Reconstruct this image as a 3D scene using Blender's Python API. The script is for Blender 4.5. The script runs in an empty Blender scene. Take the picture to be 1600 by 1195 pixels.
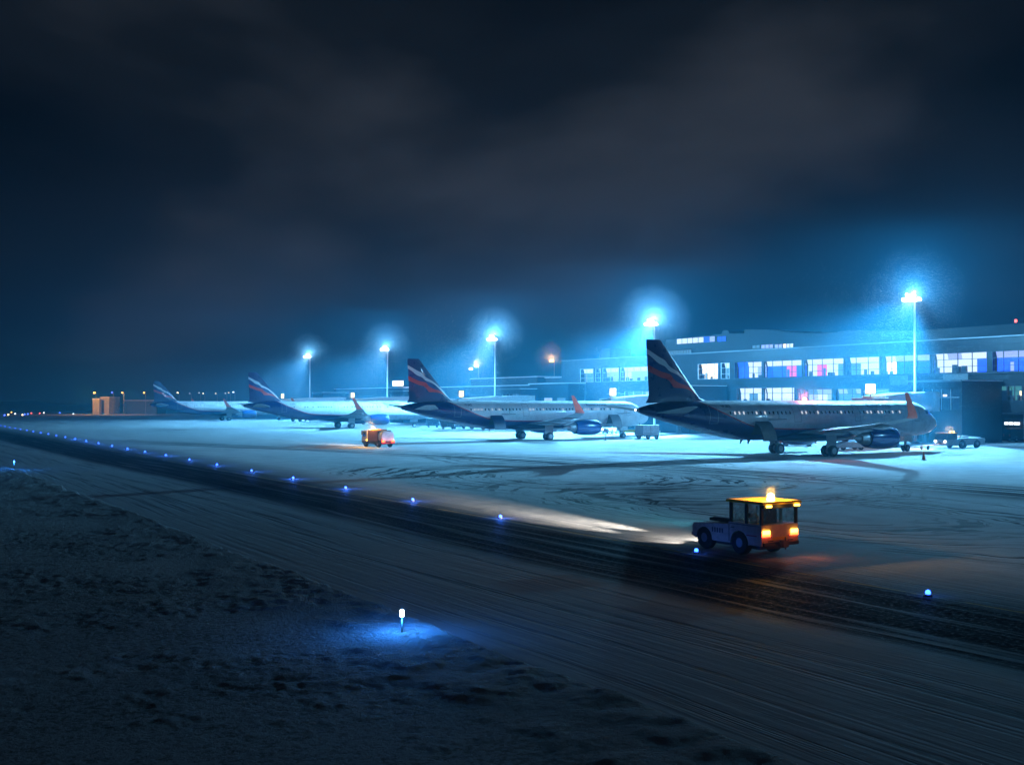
import bpy, bmesh, math, random
import numpy as np
from mathutils import Vector, Matrix
random.seed(7)
sc = bpy.context.scene
R = math.radians
# ------------------------------------------------------------------ camera
FPX, YH, H = 1764.46, 627.42, 5.757          # focal length and horizon in photo pixels, camera height in metres
PITCH = math.atan((YH-597.5)/FPX)
cd = bpy.data.cameras.new('camera'); cam = bpy.data.objects.new('camera', cd); sc.collection.objects.link(cam)
cam.location = (0, 0, H); cam.rotation_euler = (R(90)+PITCH, 0, 0)
cd.sensor_width = 36; cd.lens = FPX/1600*36; cd.clip_start = .1; cd.clip_end = 6000
sc.camera = cam
# ------------------------------------------------------------------ sky (overcast night, lit from below by the airport)
W = bpy.data.worlds.new('World'); sc.world = W; W.use_nodes = True
nt = W.node_tree; nd = nt.nodes; lk = nt.links; nd.clear()
def N(t, tree=None, **k):
    n = (tree or nt).nodes.new(t)
    for a, b in k.items(): setattr(n, a, b)
    return n
out = N('ShaderNodeOutputWorld'); bg = N('ShaderNodeBackground'); tc = N('ShaderNodeTexCoord')
mp = N('ShaderNodeMapping'); mp.inputs['Scale'].default_value = (1.0, 1.0, 2.1); mp.inputs['Location'].default_value = (4.5, 9.9, 7.)
n1 = N('ShaderNodeTexNoise'); n1.inputs['Scale'].default_value = 2.0; n1.inputs['Detail'].default_value = 5; n1.inputs['Roughness'].default_value = .45; n1.inputs['Distortion'].default_value = .15
rp = N('ShaderNodeValToRGB'); e = rp.color_ramp.elements
e[0].position = .36; e[0].color = (.0012, .0022, .004, 1); e[1].position = .66; e[1].color = (.031, .036, .047, 1)
m = e.new(.53); m.color = (.0075, .0105, .0155, 1)
lk.new(tc.outputs['Generated'], mp.inputs['Vector']); lk.new(mp.outputs['Vector'], n1.inputs['Vector'])
lk.new(n1.outputs['Fac'], rp.inputs['Fac']); lk.new(rp.outputs['Color'], bg.inputs['Color'])
bg.inputs['Strength'].default_value = .82
lk.new(bg.outputs[0], out.inputs['Surface'])
# ------------------------------------------------------------------ render
sc.view_settings.view_transform = 'Standard'; sc.view_settings.look = 'None'
sc.view_settings.exposure = 0; sc.view_settings.gamma = 1
cy = sc.cycles
cy.use_denoising = True; cy.volume_bounces = 1; cy.max_bounces = 5; cy.diffuse_bounces = 2; cy.glossy_bounces = 2
cy.transmission_bounces = 3; cy.transparent_max_bounces = 8; cy.caustics_reflective = False; cy.caustics_refractive = False
cy.sample_clamp_indirect = 3; cy.sample_clamp_direct = 30; cy.use_light_tree = True; cy.film_exposure = 1
FLOOD = (.17, .60, 1.0)                       # colour of the floodlights
FLOOD_W, SPILL_W = 2500000, 82000
HAZE_D = .00105

# ================================================================== helpers
TH = math.atan2(1060, 1764)                   # the terminal runs 31 degrees off the line of sight
NV = (math.cos(TH), math.sin(TH)); UV = (-math.sin(TH), math.cos(TH))
def L(p, s, z=0): return Vector((p*NV[0]+s*UV[0], p*NV[1]+s*UV[1], z))
def ray(u, v):
    dx, dv = (u-800)/FPX, (597.5-v)/FPX
    return Vector((dx, math.cos(PITCH)-dv*math.sin(PITCH), math.sin(PITCH)+dv*math.cos(PITCH)))
def gp(u, v, z=0):
    r = ray(u, v); t = (z-H)/r.z
    return Vector((r.x*t, r.y*t, z))
def sp(u, p):                                  # s on the vertical plane at distance p, for photo column u
    k = (u-800)/FPX; D = p/(k*NV[0]+NV[1]); X = k*D
    return X*UV[0]+D*UV[1], D
def zp(u, v, p): return H+(YH-v)*sp(u, p)[1]/FPX
def ps(w): return w.x*NV[0]+w.y*NV[1], w.x*UV[0]+w.y*UV[1]

class MB:
    def __init__(s): s.v = []; s.f = []; s.m = []; s.mi = 0
    def add(s, vs, fs):
        b = len(s.v); s.v += [tuple(v) for v in vs]
        for f in fs: s.f.append([b+i for i in f]); s.m.append(s.mi)
        return s
    def box(s, x0, x1, y0, y1, z0, z1):
        return s.add([(x, y, z) for z in (z0, z1) for y in (y0, y1) for x in (x0, x1)],
                     [(0, 2, 3, 1), (4, 5, 7, 6), (0, 1, 5, 4), (2, 6, 7, 3), (0, 4, 6, 2), (1, 3, 7, 5)])
    def tube(s, p0, p1, r0, r1=None, n=12, caps=True):
        r1 = r0 if r1 is None else r1
        p0, p1 = Vector(p0), Vector(p1); d = (p1-p0).normalized()
        a = d.cross(Vector((0, 0, 1)) if abs(d.z) < .9 else Vector((1, 0, 0))).normalized(); b = d.cross(a)
        vs = []
        for p, r in ((p0, r0), (p1, r1)):
            for i in range(n):
                t = 2*math.pi*i/n; vs.append(p+a*r*math.cos(t)+b*r*math.sin(t))
        fs = [(i, i+n, (i+1) % n+n, (i+1) % n) for i in range(n)]
        if caps: fs += [tuple(range(n)), tuple(range(2*n-1, n-1, -1))]
        return s.add(vs, fs)
    def rings(s, rs, cap0=True, cap1=True):
        n = len(rs[0]); vs = [v for r in rs for v in r]; fs = []
        for k in range(len(rs)-1):
            for i in range(n):
                j = (i+1) % n; fs.append((k*n+i, k*n+j, (k+1)*n+j, (k+1)*n+i))
        if cap0: fs.append(tuple(range(n-1, -1, -1)))
        if cap1: fs.append(tuple((len(rs)-1)*n+i for i in range(n)))
        return s.add(vs, fs)
    def lathe(s, prof, c=(0, 0, 0), axis='x', n=28, cap=True):
        rs = []
        for x, r in prof:
            ring = []
            for i in range(n):
                t = 2*math.pi*i/n; a, b = r*math.cos(t), r*math.sin(t)
                ring.append({'x': (c[0]+x, c[1]+a, c[2]+b), 'z': (c[0]+a, c[1]+b, c[2]+x), 'y': (c[0]+a, c[1]+x, c[2]+b)}[axis])
            rs.append(ring)
        return s.rings(rs, cap, cap)
    def prof(s, pts, y0, y1):                  # side outline (x,z) extruded across y
        n = len(pts); vs = [(x, y0, z) for x, z in pts]+[(x, y1, z) for x, z in pts]
        fs = [tuple(range(n)), tuple(range(2*n-1, n-1, -1))]+[(i, i+n, (i+1) % n+n, (i+1) % n) for i in range(n)]
        return s.add(vs, fs)
    def quad(s, *p): return s.add(p, [tuple(range(len(p)))])
    def build(s, name, mats, parent=None, smooth=None, bevel=0, loc=None, rz=0):
        me = bpy.data.meshes.new(name); me.from_pydata(s.v, [], s.f)
        mats = mats if isinstance(mats, (list, tuple)) else [mats]
        for m_ in mats: me.materials.append(m_)
        me.polygons.foreach_set('material_index', s.m)
        bm = bmesh.new(); bm.from_mesh(me); bmesh.ops.recalc_face_normals(bm, faces=bm.faces)
        if bevel:
            ed = [e_ for e_ in bm.edges if len(e_.link_faces) == 2 and e_.calc_face_angle(0) > .5]
            bmesh.ops.bevel(bm, geom=ed, offset=bevel, segments=2, profile=.6, affect='EDGES', clamp_overlap=True)
        bm.to_mesh(me); bm.free()
        if smooth:
            for p in me.polygons: p.use_smooth = True
            if smooth is not True: me.set_sharp_from_angle(angle=smooth)
        o = bpy.data.objects.new(name, me); sc.collection.objects.link(o)
        if parent: o.parent = parent
        if loc is not None: o.location = loc
        o.rotation_euler[2] = rz
        return o
def tag(o, label=None, cat=None, group=None, kind=None):
    if label: o['label'] = label
    if cat: o['category'] = cat
    if group: o['group'] = group
    if kind: o['kind'] = kind
    return o
def empty(name, loc, rz=0, label=None, cat=None, group=None):
    o = bpy.data.objects.new(name, None); sc.collection.objects.link(o); o.empty_display_size = .5
    o.location = loc; o.rotation_euler = (0, 0, rz); return tag(o, label, cat, group)
def copy_tree(o, parent=None):
    c = o.copy(); sc.collection.objects.link(c); c.parent = parent
    for k in list(o.children): copy_tree(k, c)
    return c
def lamp(name, kind, loc, parent=None, color=(1, 1, 1), watts=100, radius=.1, aim=None, cone=60, blend=1):
    d = bpy.data.lights.new(name, kind); d.color = color; d.energy = watts; d.shadow_soft_size = radius
    if kind == 'SPOT': d.spot_size = R(cone); d.spot_blend = blend
    o = bpy.data.objects.new(name, d); sc.collection.objects.link(o); o.location = loc
    if parent: o.parent = parent
    if aim is not None: o.rotation_euler = Vector(aim).to_track_quat('-Z', 'Y').to_euler()
    return o

# ------------------------------------------------------------------ materials
M = {}
def mat(name, col, rough=.6, metal=0, emit=None, strength=0, vary=.12, scale=3, bump=0, spec=.5, coat=0, sample=True):
    m_ = bpy.data.materials.new(name); m_.use_nodes = True; t = m_.node_tree
    b = t.nodes['Principled BSDF']; b.inputs['Roughness'].default_value = rough; b.inputs['Metallic'].default_value = metal
    b.inputs['Base Color'].default_value = (*col, 1); b.inputs['Specular IOR Level'].default_value = spec
    b.inputs['Coat Weight'].default_value = coat
    if vary:
        c = N('ShaderNodeTexCoord', t); n = N('ShaderNodeTexNoise', t); n.inputs['Scale'].default_value = scale; n.inputs['Detail'].default_value = 5
        r = N('ShaderNodeMapRange', t); r.inputs[1].default_value = .3; r.inputs[2].default_value = .7; r.inputs[3].default_value = 1-vary; r.inputs[4].default_value = 1+vary
        mu = N('ShaderNodeVectorMath', t, operation='SCALE'); mu.inputs[0].default_value = col
        t.links.new(c.outputs['Object'], n.inputs['Vector']); t.links.new(n.outputs['Fac'], r.inputs[0]); t.links.new(r.outputs[0], mu.inputs['Scale'])
        t.links.new(mu.outputs[0], b.inputs['Base Color'])
        if bump:
            bp = N('ShaderNodeBump', t); bp.inputs['Strength'].default_value = bump; bp.inputs['Distance'].default_value = .05
            t.links.new(n.outputs['Fac'], bp.inputs['Height']); t.links.new(bp.outputs[0], b.inputs['Normal'])
    if emit: b.inputs['Emission Color'].default_value = (*emit, 1); b.inputs['Emission Strength'].default_value = strength
    if emit and not sample: m_.cycles.emission_sampling = 'NONE'
    M[name] = m_; return m_
mat('white_paint', (.72, .74, .76), .35, coat=.2)
mat('tug_paint', (.62, .46, .34), .4, scale=5, vary=.2)
mat('grey_paint', (.42, .44, .46), .4)
mat('dark_metal', (.05, .055, .06), .5, .3)
mat('metal', (.55, .56, .58), .35, .8)
mat('gear_grey', (.22, .23, .25), .5, .2)
mat('tyre', (.018, .018, .02), .8)
mat('rim', (.3, .3, .32), .4, .6)
mat('nacelle_blue', (.010, .045, .19), .22, coat=.6, vary=.05)
mat('winglet_orange', (.75, .09, .05), .35, vary=.05)
mat('text_blue', (.012, .025, .09), .5, vary=0)
mat('outline_grey', (.30, .33, .38), .5, vary=0)
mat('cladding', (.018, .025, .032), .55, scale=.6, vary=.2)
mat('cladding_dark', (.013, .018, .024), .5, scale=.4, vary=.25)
mat('concrete', (.12, .13, .14), .8, scale=1.2, vary=.25, bump=.2)
mat('coping', (.16, .18, .2), .4, vary=.05)
mat('frame_dark', (.05, .06, .08), .5, vary=0)
mat('frame_white', (.6, .65, .7), .5, vary=0)
mat('snow_load', (.8, .82, .85), .7, scale=8, bump=.2)
mat('glass_dark', (.02, .03, .04), .08, vary=0, spec=.8)
mat('yellow_paint', (.85, .52, .02), .4)
mat('red_paint', (.5, .03, .02), .4)
mat('orange_paint', (.55, .16, .03), .45)
mat('maroon', (.09, .02, .03), .6)
mat('truck_side', (.13, .06, .03), .5, scale=6, vary=.3)
mat('cone_orange', (.5, .1, .03), .6)
mat('brown_panel', (.10, .08, .07), .6, scale=5, vary=.3)
mat('tan_wall', (.5, .42, .3), .8, scale=.3, vary=.2)
def em(name, col, st, sample=False): return mat(name, (.02, .02, .02), .6, emit=col, strength=st, vary=0, sample=sample)
em('flood_lens', (.75, .92, 1), 60); em('blue_lens', (.02, .085, 1), 12); em('far_blue', (.06, .14, 1), 7)
em('far_amber', (1, .45, .08), 10); em('far_white', (.75, .9, 1), 5); em('far_red', (1, .1, .08), 6); em('far_yellow', (1, .8, .4), 7)
em('post_blue', (.06, .25, 1), 9); em('post_lens', (.6, .85, 1), 12); em('amber_beacon', (1, .55, .08), 60); em('red_beacon', (1, .10, .07), 30)
em('tail_red', (1, .09, .02), 9); em('tail_amber', (1, .5, .06), 11); em('headlight', (1, .93, .8), 14)
em('sign_yellow', (1, .78, .28), 3); em('sign_white', (.9, .97, 1), 3)
em('cabin_glow', (.85, .92, 1), .8); em('tail_white', (1, .85, .9), 12)
em('room_white', (.64, .80, 1), 1.45); em('room_lav', (.32, .44, .95), 1.35); em('room_blue', (.008, .045, .78), 3.6)
em('room_warm', (1, .83, .5), 2.); em('room_dim', (.12, .32, .5), .9); em('room_magenta', (.8, .08, .45), 1.4); em('room_green', (.1, .42, .45), .6)
em('lamp_panel', (.85, .95, 1), 3.0); em('room_dark', (.01, .05, .12), .5)
def glass():
    m_ = bpy.data.materials.new('cab_glass'); m_.use_nodes = True; t = m_.node_tree; t.nodes.clear()
    o = N('ShaderNodeOutputMaterial', t); mx = N('ShaderNodeMixShader', t); a = N('ShaderNodeBsdfTransparent', t); g = N('ShaderNodeBsdfGlossy', t)
    a.inputs[0].default_value = (.9, .92, .92, 1); g.inputs['Roughness'].default_value = .06; f = N('ShaderNodeValue', t); f.outputs[0].default_value = .07
    t.links.new(f.outputs[0], mx.inputs[0]); t.links.new(a.outputs[0], mx.inputs[1]); t.links.new(g.outputs[0], mx.inputs[2])
    tl = N('ShaderNodeBsdfTranslucent', t); tl.inputs[0].default_value = (.55, .55, .55, 1); m3 = N('ShaderNodeMixShader', t)     # frosted, dirty glass
    c = N('ShaderNodeTexCoord', t); n = N('ShaderNodeTexNoise', t); n.inputs['Scale'].default_value = 4; r = N('ShaderNodeMapRange', t); r.inputs[1].default_value = .35; r.inputs[2].default_value = .7; r.inputs[3].default_value = .08; r.inputs[4].default_value = .4
    t.links.new(c.outputs['Object'], n.inputs['Vector']); t.links.new(n.outputs['Fac'], r.inputs[0]); t.links.new(r.outputs[0], m3.inputs[0])
    t.links.new(mx.outputs[0], m3.inputs[1]); t.links.new(tl.outputs[0], m3.inputs[2]); t.links.new(m3.outputs[0], o.inputs[0])
    M['cab_glass'] = m_
glass()

# node-math helper for the bigger shaders
class G:
    def __init__(s, t): s.t = t
    def _in(s, n, i, v):
        if v is None: return
        if hasattr(v, 'links') or isinstance(v, bpy.types.NodeSocket): s.t.links.new(v, n.inputs[i])
        else: n.inputs[i].default_value = v
    def m(s, op, a, b=None, c=None, clamp=False):
        n = s.t.nodes.new('ShaderNodeMath'); n.operation = op; n.use_clamp = clamp
        s._in(n, 0, a); s._in(n, 1, b); s._in(n, 2, c); return n.outputs[0]
    def ss(s, x, a, b, lo=0., hi=1.):          # smoothstep
        n = s.t.nodes.new('ShaderNodeMapRange'); n.interpolation_type = 'SMOOTHSTEP'
        s._in(n, 0, x); n.inputs[1].default_value = a; n.inputs[2].default_value = b; n.inputs[3].default_value = lo; n.inputs[4].default_value = hi
        return n.outputs[0]
    def vec(s, x, y, z=0.):
        n = s.t.nodes.new('ShaderNodeCombineXYZ'); s._in(n, 0, x); s._in(n, 1, y); s._in(n, 2, z); return n.outputs[0]
    def noise(s, v, sc_, det=4, rough=.55, dist=0):
        n = s.t.nodes.new('ShaderNodeTexNoise'); s.t.links.new(v, n.inputs['Vector']); n.inputs['Scale'].default_value = sc_
        n.inputs['Detail'].default_value = det; n.inputs['Roughness'].default_value = rough; n.inputs['Distortion'].default_value = dist; return n.outputs['Fac']
    def mix(s, f, a, b):
        n = s.t.nodes.new('ShaderNodeMix'); n.data_type = 'RGBA'; s._in(n, 0, f)
        for i, v in ((6, a), (7, b)):
            if isinstance(v, tuple): n.inputs[i].default_value = (*v, 1)
            else: s.t.links.new(v, n.inputs[i])
        return n.outputs[2]
    def curve(s, x, pts, x0, x1, z0, z1):      # z = f(x) through the given points
        n = s.t.nodes.new('ShaderNodeFloatCurve'); cv = n.mapping.curves[0]
        pts = sorted(pts); P = [((a-x0)/(x1-x0), (b-z0)/(z1-z0)) for a, b in pts]
        cv.points[0].location = P[0]; cv.points[1].location = P[-1]
        for p in P[1:-1]: cv.points.new(*p)
        n.mapping.use_clip = False; n.mapping.update()
        s._in(n, 'Value', s.m('DIVIDE', s.m('SUBTRACT', x, x0), x1-x0))
        return s.m('ADD', s.m('MULTIPLY', n.outputs[0], z1-z0), z0)

def livery(name, fin):
    m_ = bpy.data.materials.new(name); m_.use_nodes = True; t = m_.node_tree; b = t.nodes['Principled BSDF']; g = G(t)
    c = N('ShaderNodeTexCoord', t); s = N('ShaderNodeSeparateXYZ', t); t.links.new(c.outputs['Object'], s.inputs[0])
    x = g.m('MULTIPLY', s.outputs[0], -1.); z = s.outputs[2]
    navy = (.004, .017, .105); 
    dirt = g.noise(c.outputs['Object'], .9, 5)
    if not fin:
        bd = g.curve(x, [(12, .8), (15, 1.5), (17.5, 2.45), (20.7, 2.76), (24.3, 2.82), (27, 2.88), (29, 2.98), (30.8, 3.16), (32.55, 3.64), (34.5, 4.37), (36, 5.02), (37.1, 5.62), (38, 6.3), (44.6, 9.5)], 12, 44.6, 0, 10)
        d = g.m('SUBTRACT', z, bd)
        isn = g.m('MULTIPLY', g.ss(d, .03, -.03), g.ss(x, 12.5, 13))
        red = g.m('MULTIPLY', g.m('MULTIPLY', g.ss(d, .13, .10), g.ss(d, -.03, .0)), g.ss(x, 17, 18))
        white = g.mix(g.ss(dirt, .35, .7), (.66, .69, .72), (.78, .80, .82))
        col = g.mix(isn, white, navy); col = g.mix(red, col, (.55, .03, .03))
    else:
        wu = g.curve(x, [(35, 5.2), (37.71, 7.27), (38.26, 7.78), (39.47, 8.66), (40.75, 9.34), (41.21, 9.81), (42.02, 10.2), (43, 10.72), (44, 11.2)], 35, 44, 4, 12)
        wl = g.curve(x, [(35, 4.9), (37.71, 6.93), (38.26, 7.45), (39.47, 8.34), (40.75, 8.82), (41.21, 9.2), (42.02, 9.53), (42.82, 10.09), (44, 10.8)], 35, 44, 4, 12)
        ru = g.curve(x, [(35, 5.), (37.71, 7.02), (38.51, 7.36), (39.47, 7.62), (40.16, 8.0), (40.52, 8.40), (40.98, 8.56), (41.69, 8.72), (42.5, 9.03), (44, 9.7)], 35, 44, 4, 12)
        rl = g.curve(x, [(35, 4.7), (37.71, 6.74), (38.51, 7.02), (39.47, 7.12), (40.17, 7.2), (40.52, 7.61), (40.98, 7.96), (41.69, 8.13), (42.32, 8.37), (44, 9.0)], 35, 44, 4, 12)
        def band(u_, l_): return g.m('MULTIPLY', g.ss(g.m('SUBTRACT', u_, z), -.02, .02), g.ss(g.m('SUBTRACT', z, l_), -.02, .02))
        blue = band(wl, ru)
        col = g.mix(blue, navy, (.006, .03, .15)); col = g.mix(band(ru, rl), col, (.72, .04, .03)); col = g.mix(band(wu, wl), col, (.85, .87, .9))
    t.links.new(col, b.inputs['Base Color']); b.inputs['Roughness'].default_value = .3; b.inputs['Coat Weight'].default_value = .3
    t.links.new(g.ss(dirt, .3, .75, .24, .5), b.inputs['Roughness'])
    M[name] = m_
livery('fuselage_livery', False); livery('fin_livery', True)

def ground_material():
    m_ = bpy.data.materials.new('snow_ground'); m_.use_nodes = True; t = m_.node_tree; b = t.nodes['Principled BSDF']; g = G(t)
    c = N('ShaderNodeTexCoord', t); s = N('ShaderNodeSeparateXYZ', t); t.links.new(c.outputs['Object'], s.inputs[0]); P, S = s.outputs[0], s.outputs[1]
    V = g.vec(P, S)
    wob = g.noise(g.vec(g.m('MULTIPLY', P, .05), g.m('MULTIPLY', S, .02)), 1., 3)
    Pw = g.m('ADD', P, g.m('MULTIPLY', g.m('SUBTRACT', wob, .5), 3.))
    st1 = g.noise(g.vec(g.m('MULTIPLY', Pw, 1.6), g.m('MULTIPLY', S, .035)), 1., 5, .65)       # long streaks along the lane
    st2 = g.noise(g.vec(g.m('MULTIPLY', Pw, 5.5), g.m('MULTIPLY', S, .10), 3.), 1., 4, .6)
    lane = g.m('MULTIPLY', g.ss(g.m('ADD', Pw, g.m('MULTIPLY', st2, 1.2)), 20.8, 22.6), g.ss(g.m('ADD', Pw, g.m('MULTIPLY', st1, 5.)), 38., 33.))
    lane_bare = g.m('MULTIPLY', lane, g.ss(g.m('ADD', g.m('MULTIPLY', st1, .65), g.m('MULTIPLY', st2, .35)), .70, .50, .62, 1.)); lane_bare = g.m('MULTIPLY', lane_bare, g.ss(g.m('ADD', P, g.m('MULTIPLY', st2, 4.)), 33.5, 29., .42, 1.))
    # worn tracks on the near half of the taxiway
    near = g.m('MULTIPLY', g.ss(P, 13.2, 14.5), g.ss(P, 31, 22))
    tr = g.m('MULTIPLY', g.m('MULTIPLY', near, g.ss(st1, .52, .40)), g.ss(st2, .60, .42)); tr = g.m('MULTIPLY', tr, .75)
    # curving tyre tracks on the apron
    q = g.m('SUBTRACT', S, 40.); q = g.m('DIVIDE', q, 66.); q = g.m('MULTIPLY', g.m('MULTIPLY', q, q), 8.)
    v = g.m('ADD', g.m('ADD', P, q), g.m('MULTIPLY', wob, 3.))
    l1 = g.noise(g.vec(g.m('MULTIPLY', v, 1.1), g.m('MULTIPLY', S, .012), 7.), 1., 3, .6)
    vd = g.m('ABSOLUTE', g.m('SUBTRACT', v, 66.))
    curve_tr = g.m('MULTIPLY', g.m('MULTIPLY', g.ss(vd, 8., 2.), g.ss(l1, .54, .47)), .95)
    def swirl(cp, cs, r0, r1, fr, sd, ax=1.):
        dp = g.m('SUBTRACT', P, cp); ds = g.m('MULTIPLY', g.m('SUBTRACT', S, cs), ax)
        r = g.m('SQRT', g.m('ADD', g.m('MULTIPLY', dp, dp), g.m('MULTIPLY', ds, ds)))
        r = g.m('ADD', r, g.m('MULTIPLY', g.noise(V, .11, 3), 5.))
        ln = g.noise(g.vec(g.m('MULTIPLY', r, fr), g.m('MULTIPLY', g.m('ARCTAN2', dp, ds), .8), sd), 1., 3, .6)
        ring = g.m('MULTIPLY', g.ss(r, r0, r0+2.), g.ss(r, r1, r1-3.))
        return g.m('MULTIPLY', g.m('MULTIPLY', ring, g.ss(ln, .50, .42)), g.ss(P, 32., 37.))
    sw = g.m('MAXIMUM', swirl(49., 70., 5., 24., 2.2, 1., .75), swirl(44., 45., 6., 17., 2.4, 5., .5))
    sw = g.m('MULTIPLY', sw, g.ss(g.noise(V, .09, 4, .6), .40, .54, .3, 1.))
    sw = g.m('MAXIMUM', sw, g.m('MULTIPLY', swirl(62., 92., 9., 17., 1.2, 9., .6), .6))
    # drifted thin snow over asphalt further out
    dr = g.noise(g.vec(g.m('MULTIPLY', P, .16), g.m('MULTIPLY', S, .05), 2.), 1., 6, .62, .6)
    rot = N('ShaderNodeVectorRotate', t); rot.rotation_type = 'Z_AXIS'; rot.inputs['Angle'].default_value = R(31); t.links.new(V, rot.inputs['Vector'])
    sx = N('ShaderNodeSeparateXYZ', t); t.links.new(rot.outputs[0], sx.inputs[0])
    dr2 = g.noise(g.vec(g.m('MULTIPLY', sx.outputs[0], .055), g.m('MULTIPLY', sx.outputs[1], .32), 4.), 1., 6, .66, .5)
    apron = g.ss(P, 28., 42.)
    drift = g.m('MULTIPLY', g.m('MULTIPLY', apron, g.ss(g.m('ADD', g.m('MULTIPLY', dr, .45), g.m('MULTIPLY', dr2, .55)), .45, .33)), .6)
    # a few plough seams
    bare = g.m('MAXIMUM', g.m('MAXIMUM', lane_bare, tr), g.m('MAXIMUM', g.m('MULTIPLY', apron, curve_tr), g.m('MAXIMUM', g.m('MULTIPLY', sw, .92), drift)))
    grain = g.noise(V, 7., 6, .7); mott = g.noise(V, .5, 5, .6)
    bare = g.m('MULTIPLY', bare, g.ss(grain, .25, .5, .75, 1.), clamp=True)
    snow = g.mix(g.ss(mott, .3, .7), (.58, .60, .62), (.74, .76, .78)); snow = g.mix(g.ss(P, 38., 26.), snow, (.31, .32, .335))  # snow colour darkened on the near side, standing in for weaker light
    bt = g.m('MULTIPLY', g.m('MULTIPLY', near, .0), 1.)
    asph = g.mix(grain, (.012, .012, .014), (.035, .035, .038))
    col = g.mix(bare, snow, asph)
    # painted yellow line in the lane, half hidden
    yl = g.m('MULTIPLY', g.m('MULTIPLY', g.ss(g.m('ABSOLUTE', g.m('SUBTRACT', P, 27.9)), .11, .07), g.ss(g.noise(g.vec(P, g.m('MULTIPLY', S, .3)), 1.3, 5, .7), .62, .48)), .42)
    col = g.mix(yl, col, (.50, .36, .08))
    t.links.new(col, b.inputs['Base Color'])
    t.links.new(g.m('SUBTRACT', .9, g.m('MULTIPLY', bare, .30)), b.inputs['Roughness']); t.links.new(g.m('MULTIPLY', g.m('SUBTRACT', 1., bare), .08), b.inputs['Specular IOR Level'])
    hgt = g.m('ADD', g.m('ADD', g.m('MULTIPLY', grain, .009), g.m('MULTIPLY', st2, .05)), g.m('ADD', g.m('MULTIPLY', bare, -.05), g.m('MULTIPLY', mott, .06)))
    bp = N('ShaderNodeBump', t); bp.inputs['Strength'].default_value = .8; bp.inputs['Distance'].default_value = 1.
    t.links.new(hgt, bp.inputs['Height']); t.links.new(bp.outputs[0], b.inputs['Normal'])
    M['snow_ground'] = m_
    m2 = bpy.data.materials.new('rough_snow'); m2.use_nodes = True; t = m2.node_tree; b = t.nodes['Principled BSDF']; g = G(t)
    c = N('ShaderNodeTexCoord', t); o = c.outputs['Object']; s = N('ShaderNodeSeparateXYZ', t); t.links.new(o, s.inputs[0])
    a = g.noise(o, 3.6, 6, .7); f = g.noise(o, 8., 6, .72); bg_ = g.noise(o, .22, 4, .6)
    gr = g.m('MULTIPLY', g.ss(g.m('ADD', s.outputs[0], g.m('MULTIPLY', bg_, 5.)), 14.5, 10.5, 0., 1.), g.ss(g.m('ADD', g.m('MULTIPLY', a, .6), g.m('MULTIPLY', bg_, .4)), .56, .44)); gr = g.m('MULTIPLY', gr, g.ss(f, .58, .44))
    t.links.new(g.mix(g.m('MULTIPLY', gr, .9), (.34, .35, .36), (.12, .11, .095)), b.inputs['Base Color']); b.inputs['Roughness'].default_value = .9; b.inputs['Specular IOR Level'].default_value = .1
    bp = N('ShaderNodeBump', t); bp.inputs['Strength'].default_value = .9; bp.inputs['Distance'].default_value = .17
    t.links.new(g.m('ADD', f, a), bp.inputs['Height']); t.links.new(bp.outputs[0], b.inputs['Normal'])
    M['rough_snow'] = m2
ground_material()

# ================================================================== the setting
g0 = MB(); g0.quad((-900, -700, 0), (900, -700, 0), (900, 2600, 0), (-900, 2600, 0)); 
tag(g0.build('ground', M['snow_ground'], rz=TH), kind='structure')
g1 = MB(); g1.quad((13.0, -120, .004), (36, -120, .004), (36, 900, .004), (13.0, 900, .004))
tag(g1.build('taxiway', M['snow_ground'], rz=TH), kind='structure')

# rough snow field with a ploughed ridge along the taxiway (real relief)
def fbm(x, y, seed, oct_=5, f0=1., rough=.55):
    rng = np.random.RandomState(seed); tab = rng.rand(256, 256); out_ = np.zeros_like(x); amp = 1.; tot = 0; f = f0
    for k in range(oct_):
        X, Y = x*f+17.3*k, y*f+9.1*k; xi = np.floor(X).astype(int); yi = np.floor(Y).astype(int); fx = X-xi; fy = Y-yi
        fx = fx*fx*(3-2*fx); fy = fy*fy*(3-2*fy)
        t = lambda i, j: tab[(i) % 256, (j) % 256]
        out_ += amp*((t(xi, yi)*(1-fx)+t(xi+1, yi)*fx)*(1-fy)+(t(xi, yi+1)*(1-fx)+t(xi+1, yi+1)*fx)*fy)
        tot += amp; amp *= rough; f *= 2.03
    return out_/tot
pp = np.concatenate([np.linspace(-140, -20, 50), np.linspace(-19.5, -2, 120)[0:], np.linspace(-1.9, 13.35, 210)])
ss_ = np.concatenate([np.linspace(-30, 3, 40), 3+58*np.linspace(0, 1, 620)[1:]**1.15, np.linspace(61.3, 140, 300), np.linspace(141, 700, 110)])
PP, SS = np.meshgrid(pp, ss_, indexing='ij')
big = fbm(PP, SS, 1, 3, .12); mid = fbm(PP+3*fbm(PP, SS, 5, 2, .3), SS*.7, 2, 5, 1.3, .62); fine = fbm(PP, SS*.8, 3, 4, 4.2, .62)
cl = fbm(PP, SS, 8, 3, .35)
rough_amt = np.clip((cl-.40)*5, .12, 1)
Z = .02+.22*(big-.4)+(.09*(mid-.45)+.095*(fine-.5))*rough_amt
edge = 13.05+.5*(fbm(PP*0+1, SS, 4, 4, .35)-.5)+.18*(fbm(PP*0+1, SS, 14, 3, 2.)-.5)
rx = PP-(edge-.22)
ridge = np.where(rx > 0, np.exp(-(rx/.2)**2), np.exp(-(rx/1.6)**2))*(.09+.17*fbm(PP, SS, 6, 4, 1.3))+np.exp(-((PP-(edge-2.2))/.7)**2)*.07*np.clip((cl-.38)*6, 0, 1)
Z = np.maximum(Z, .02)+ridge*.8
fade = np.clip((edge+.12-PP)/.25, 0, 1); Z = Z*fade-.03*(1-fade)
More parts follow.
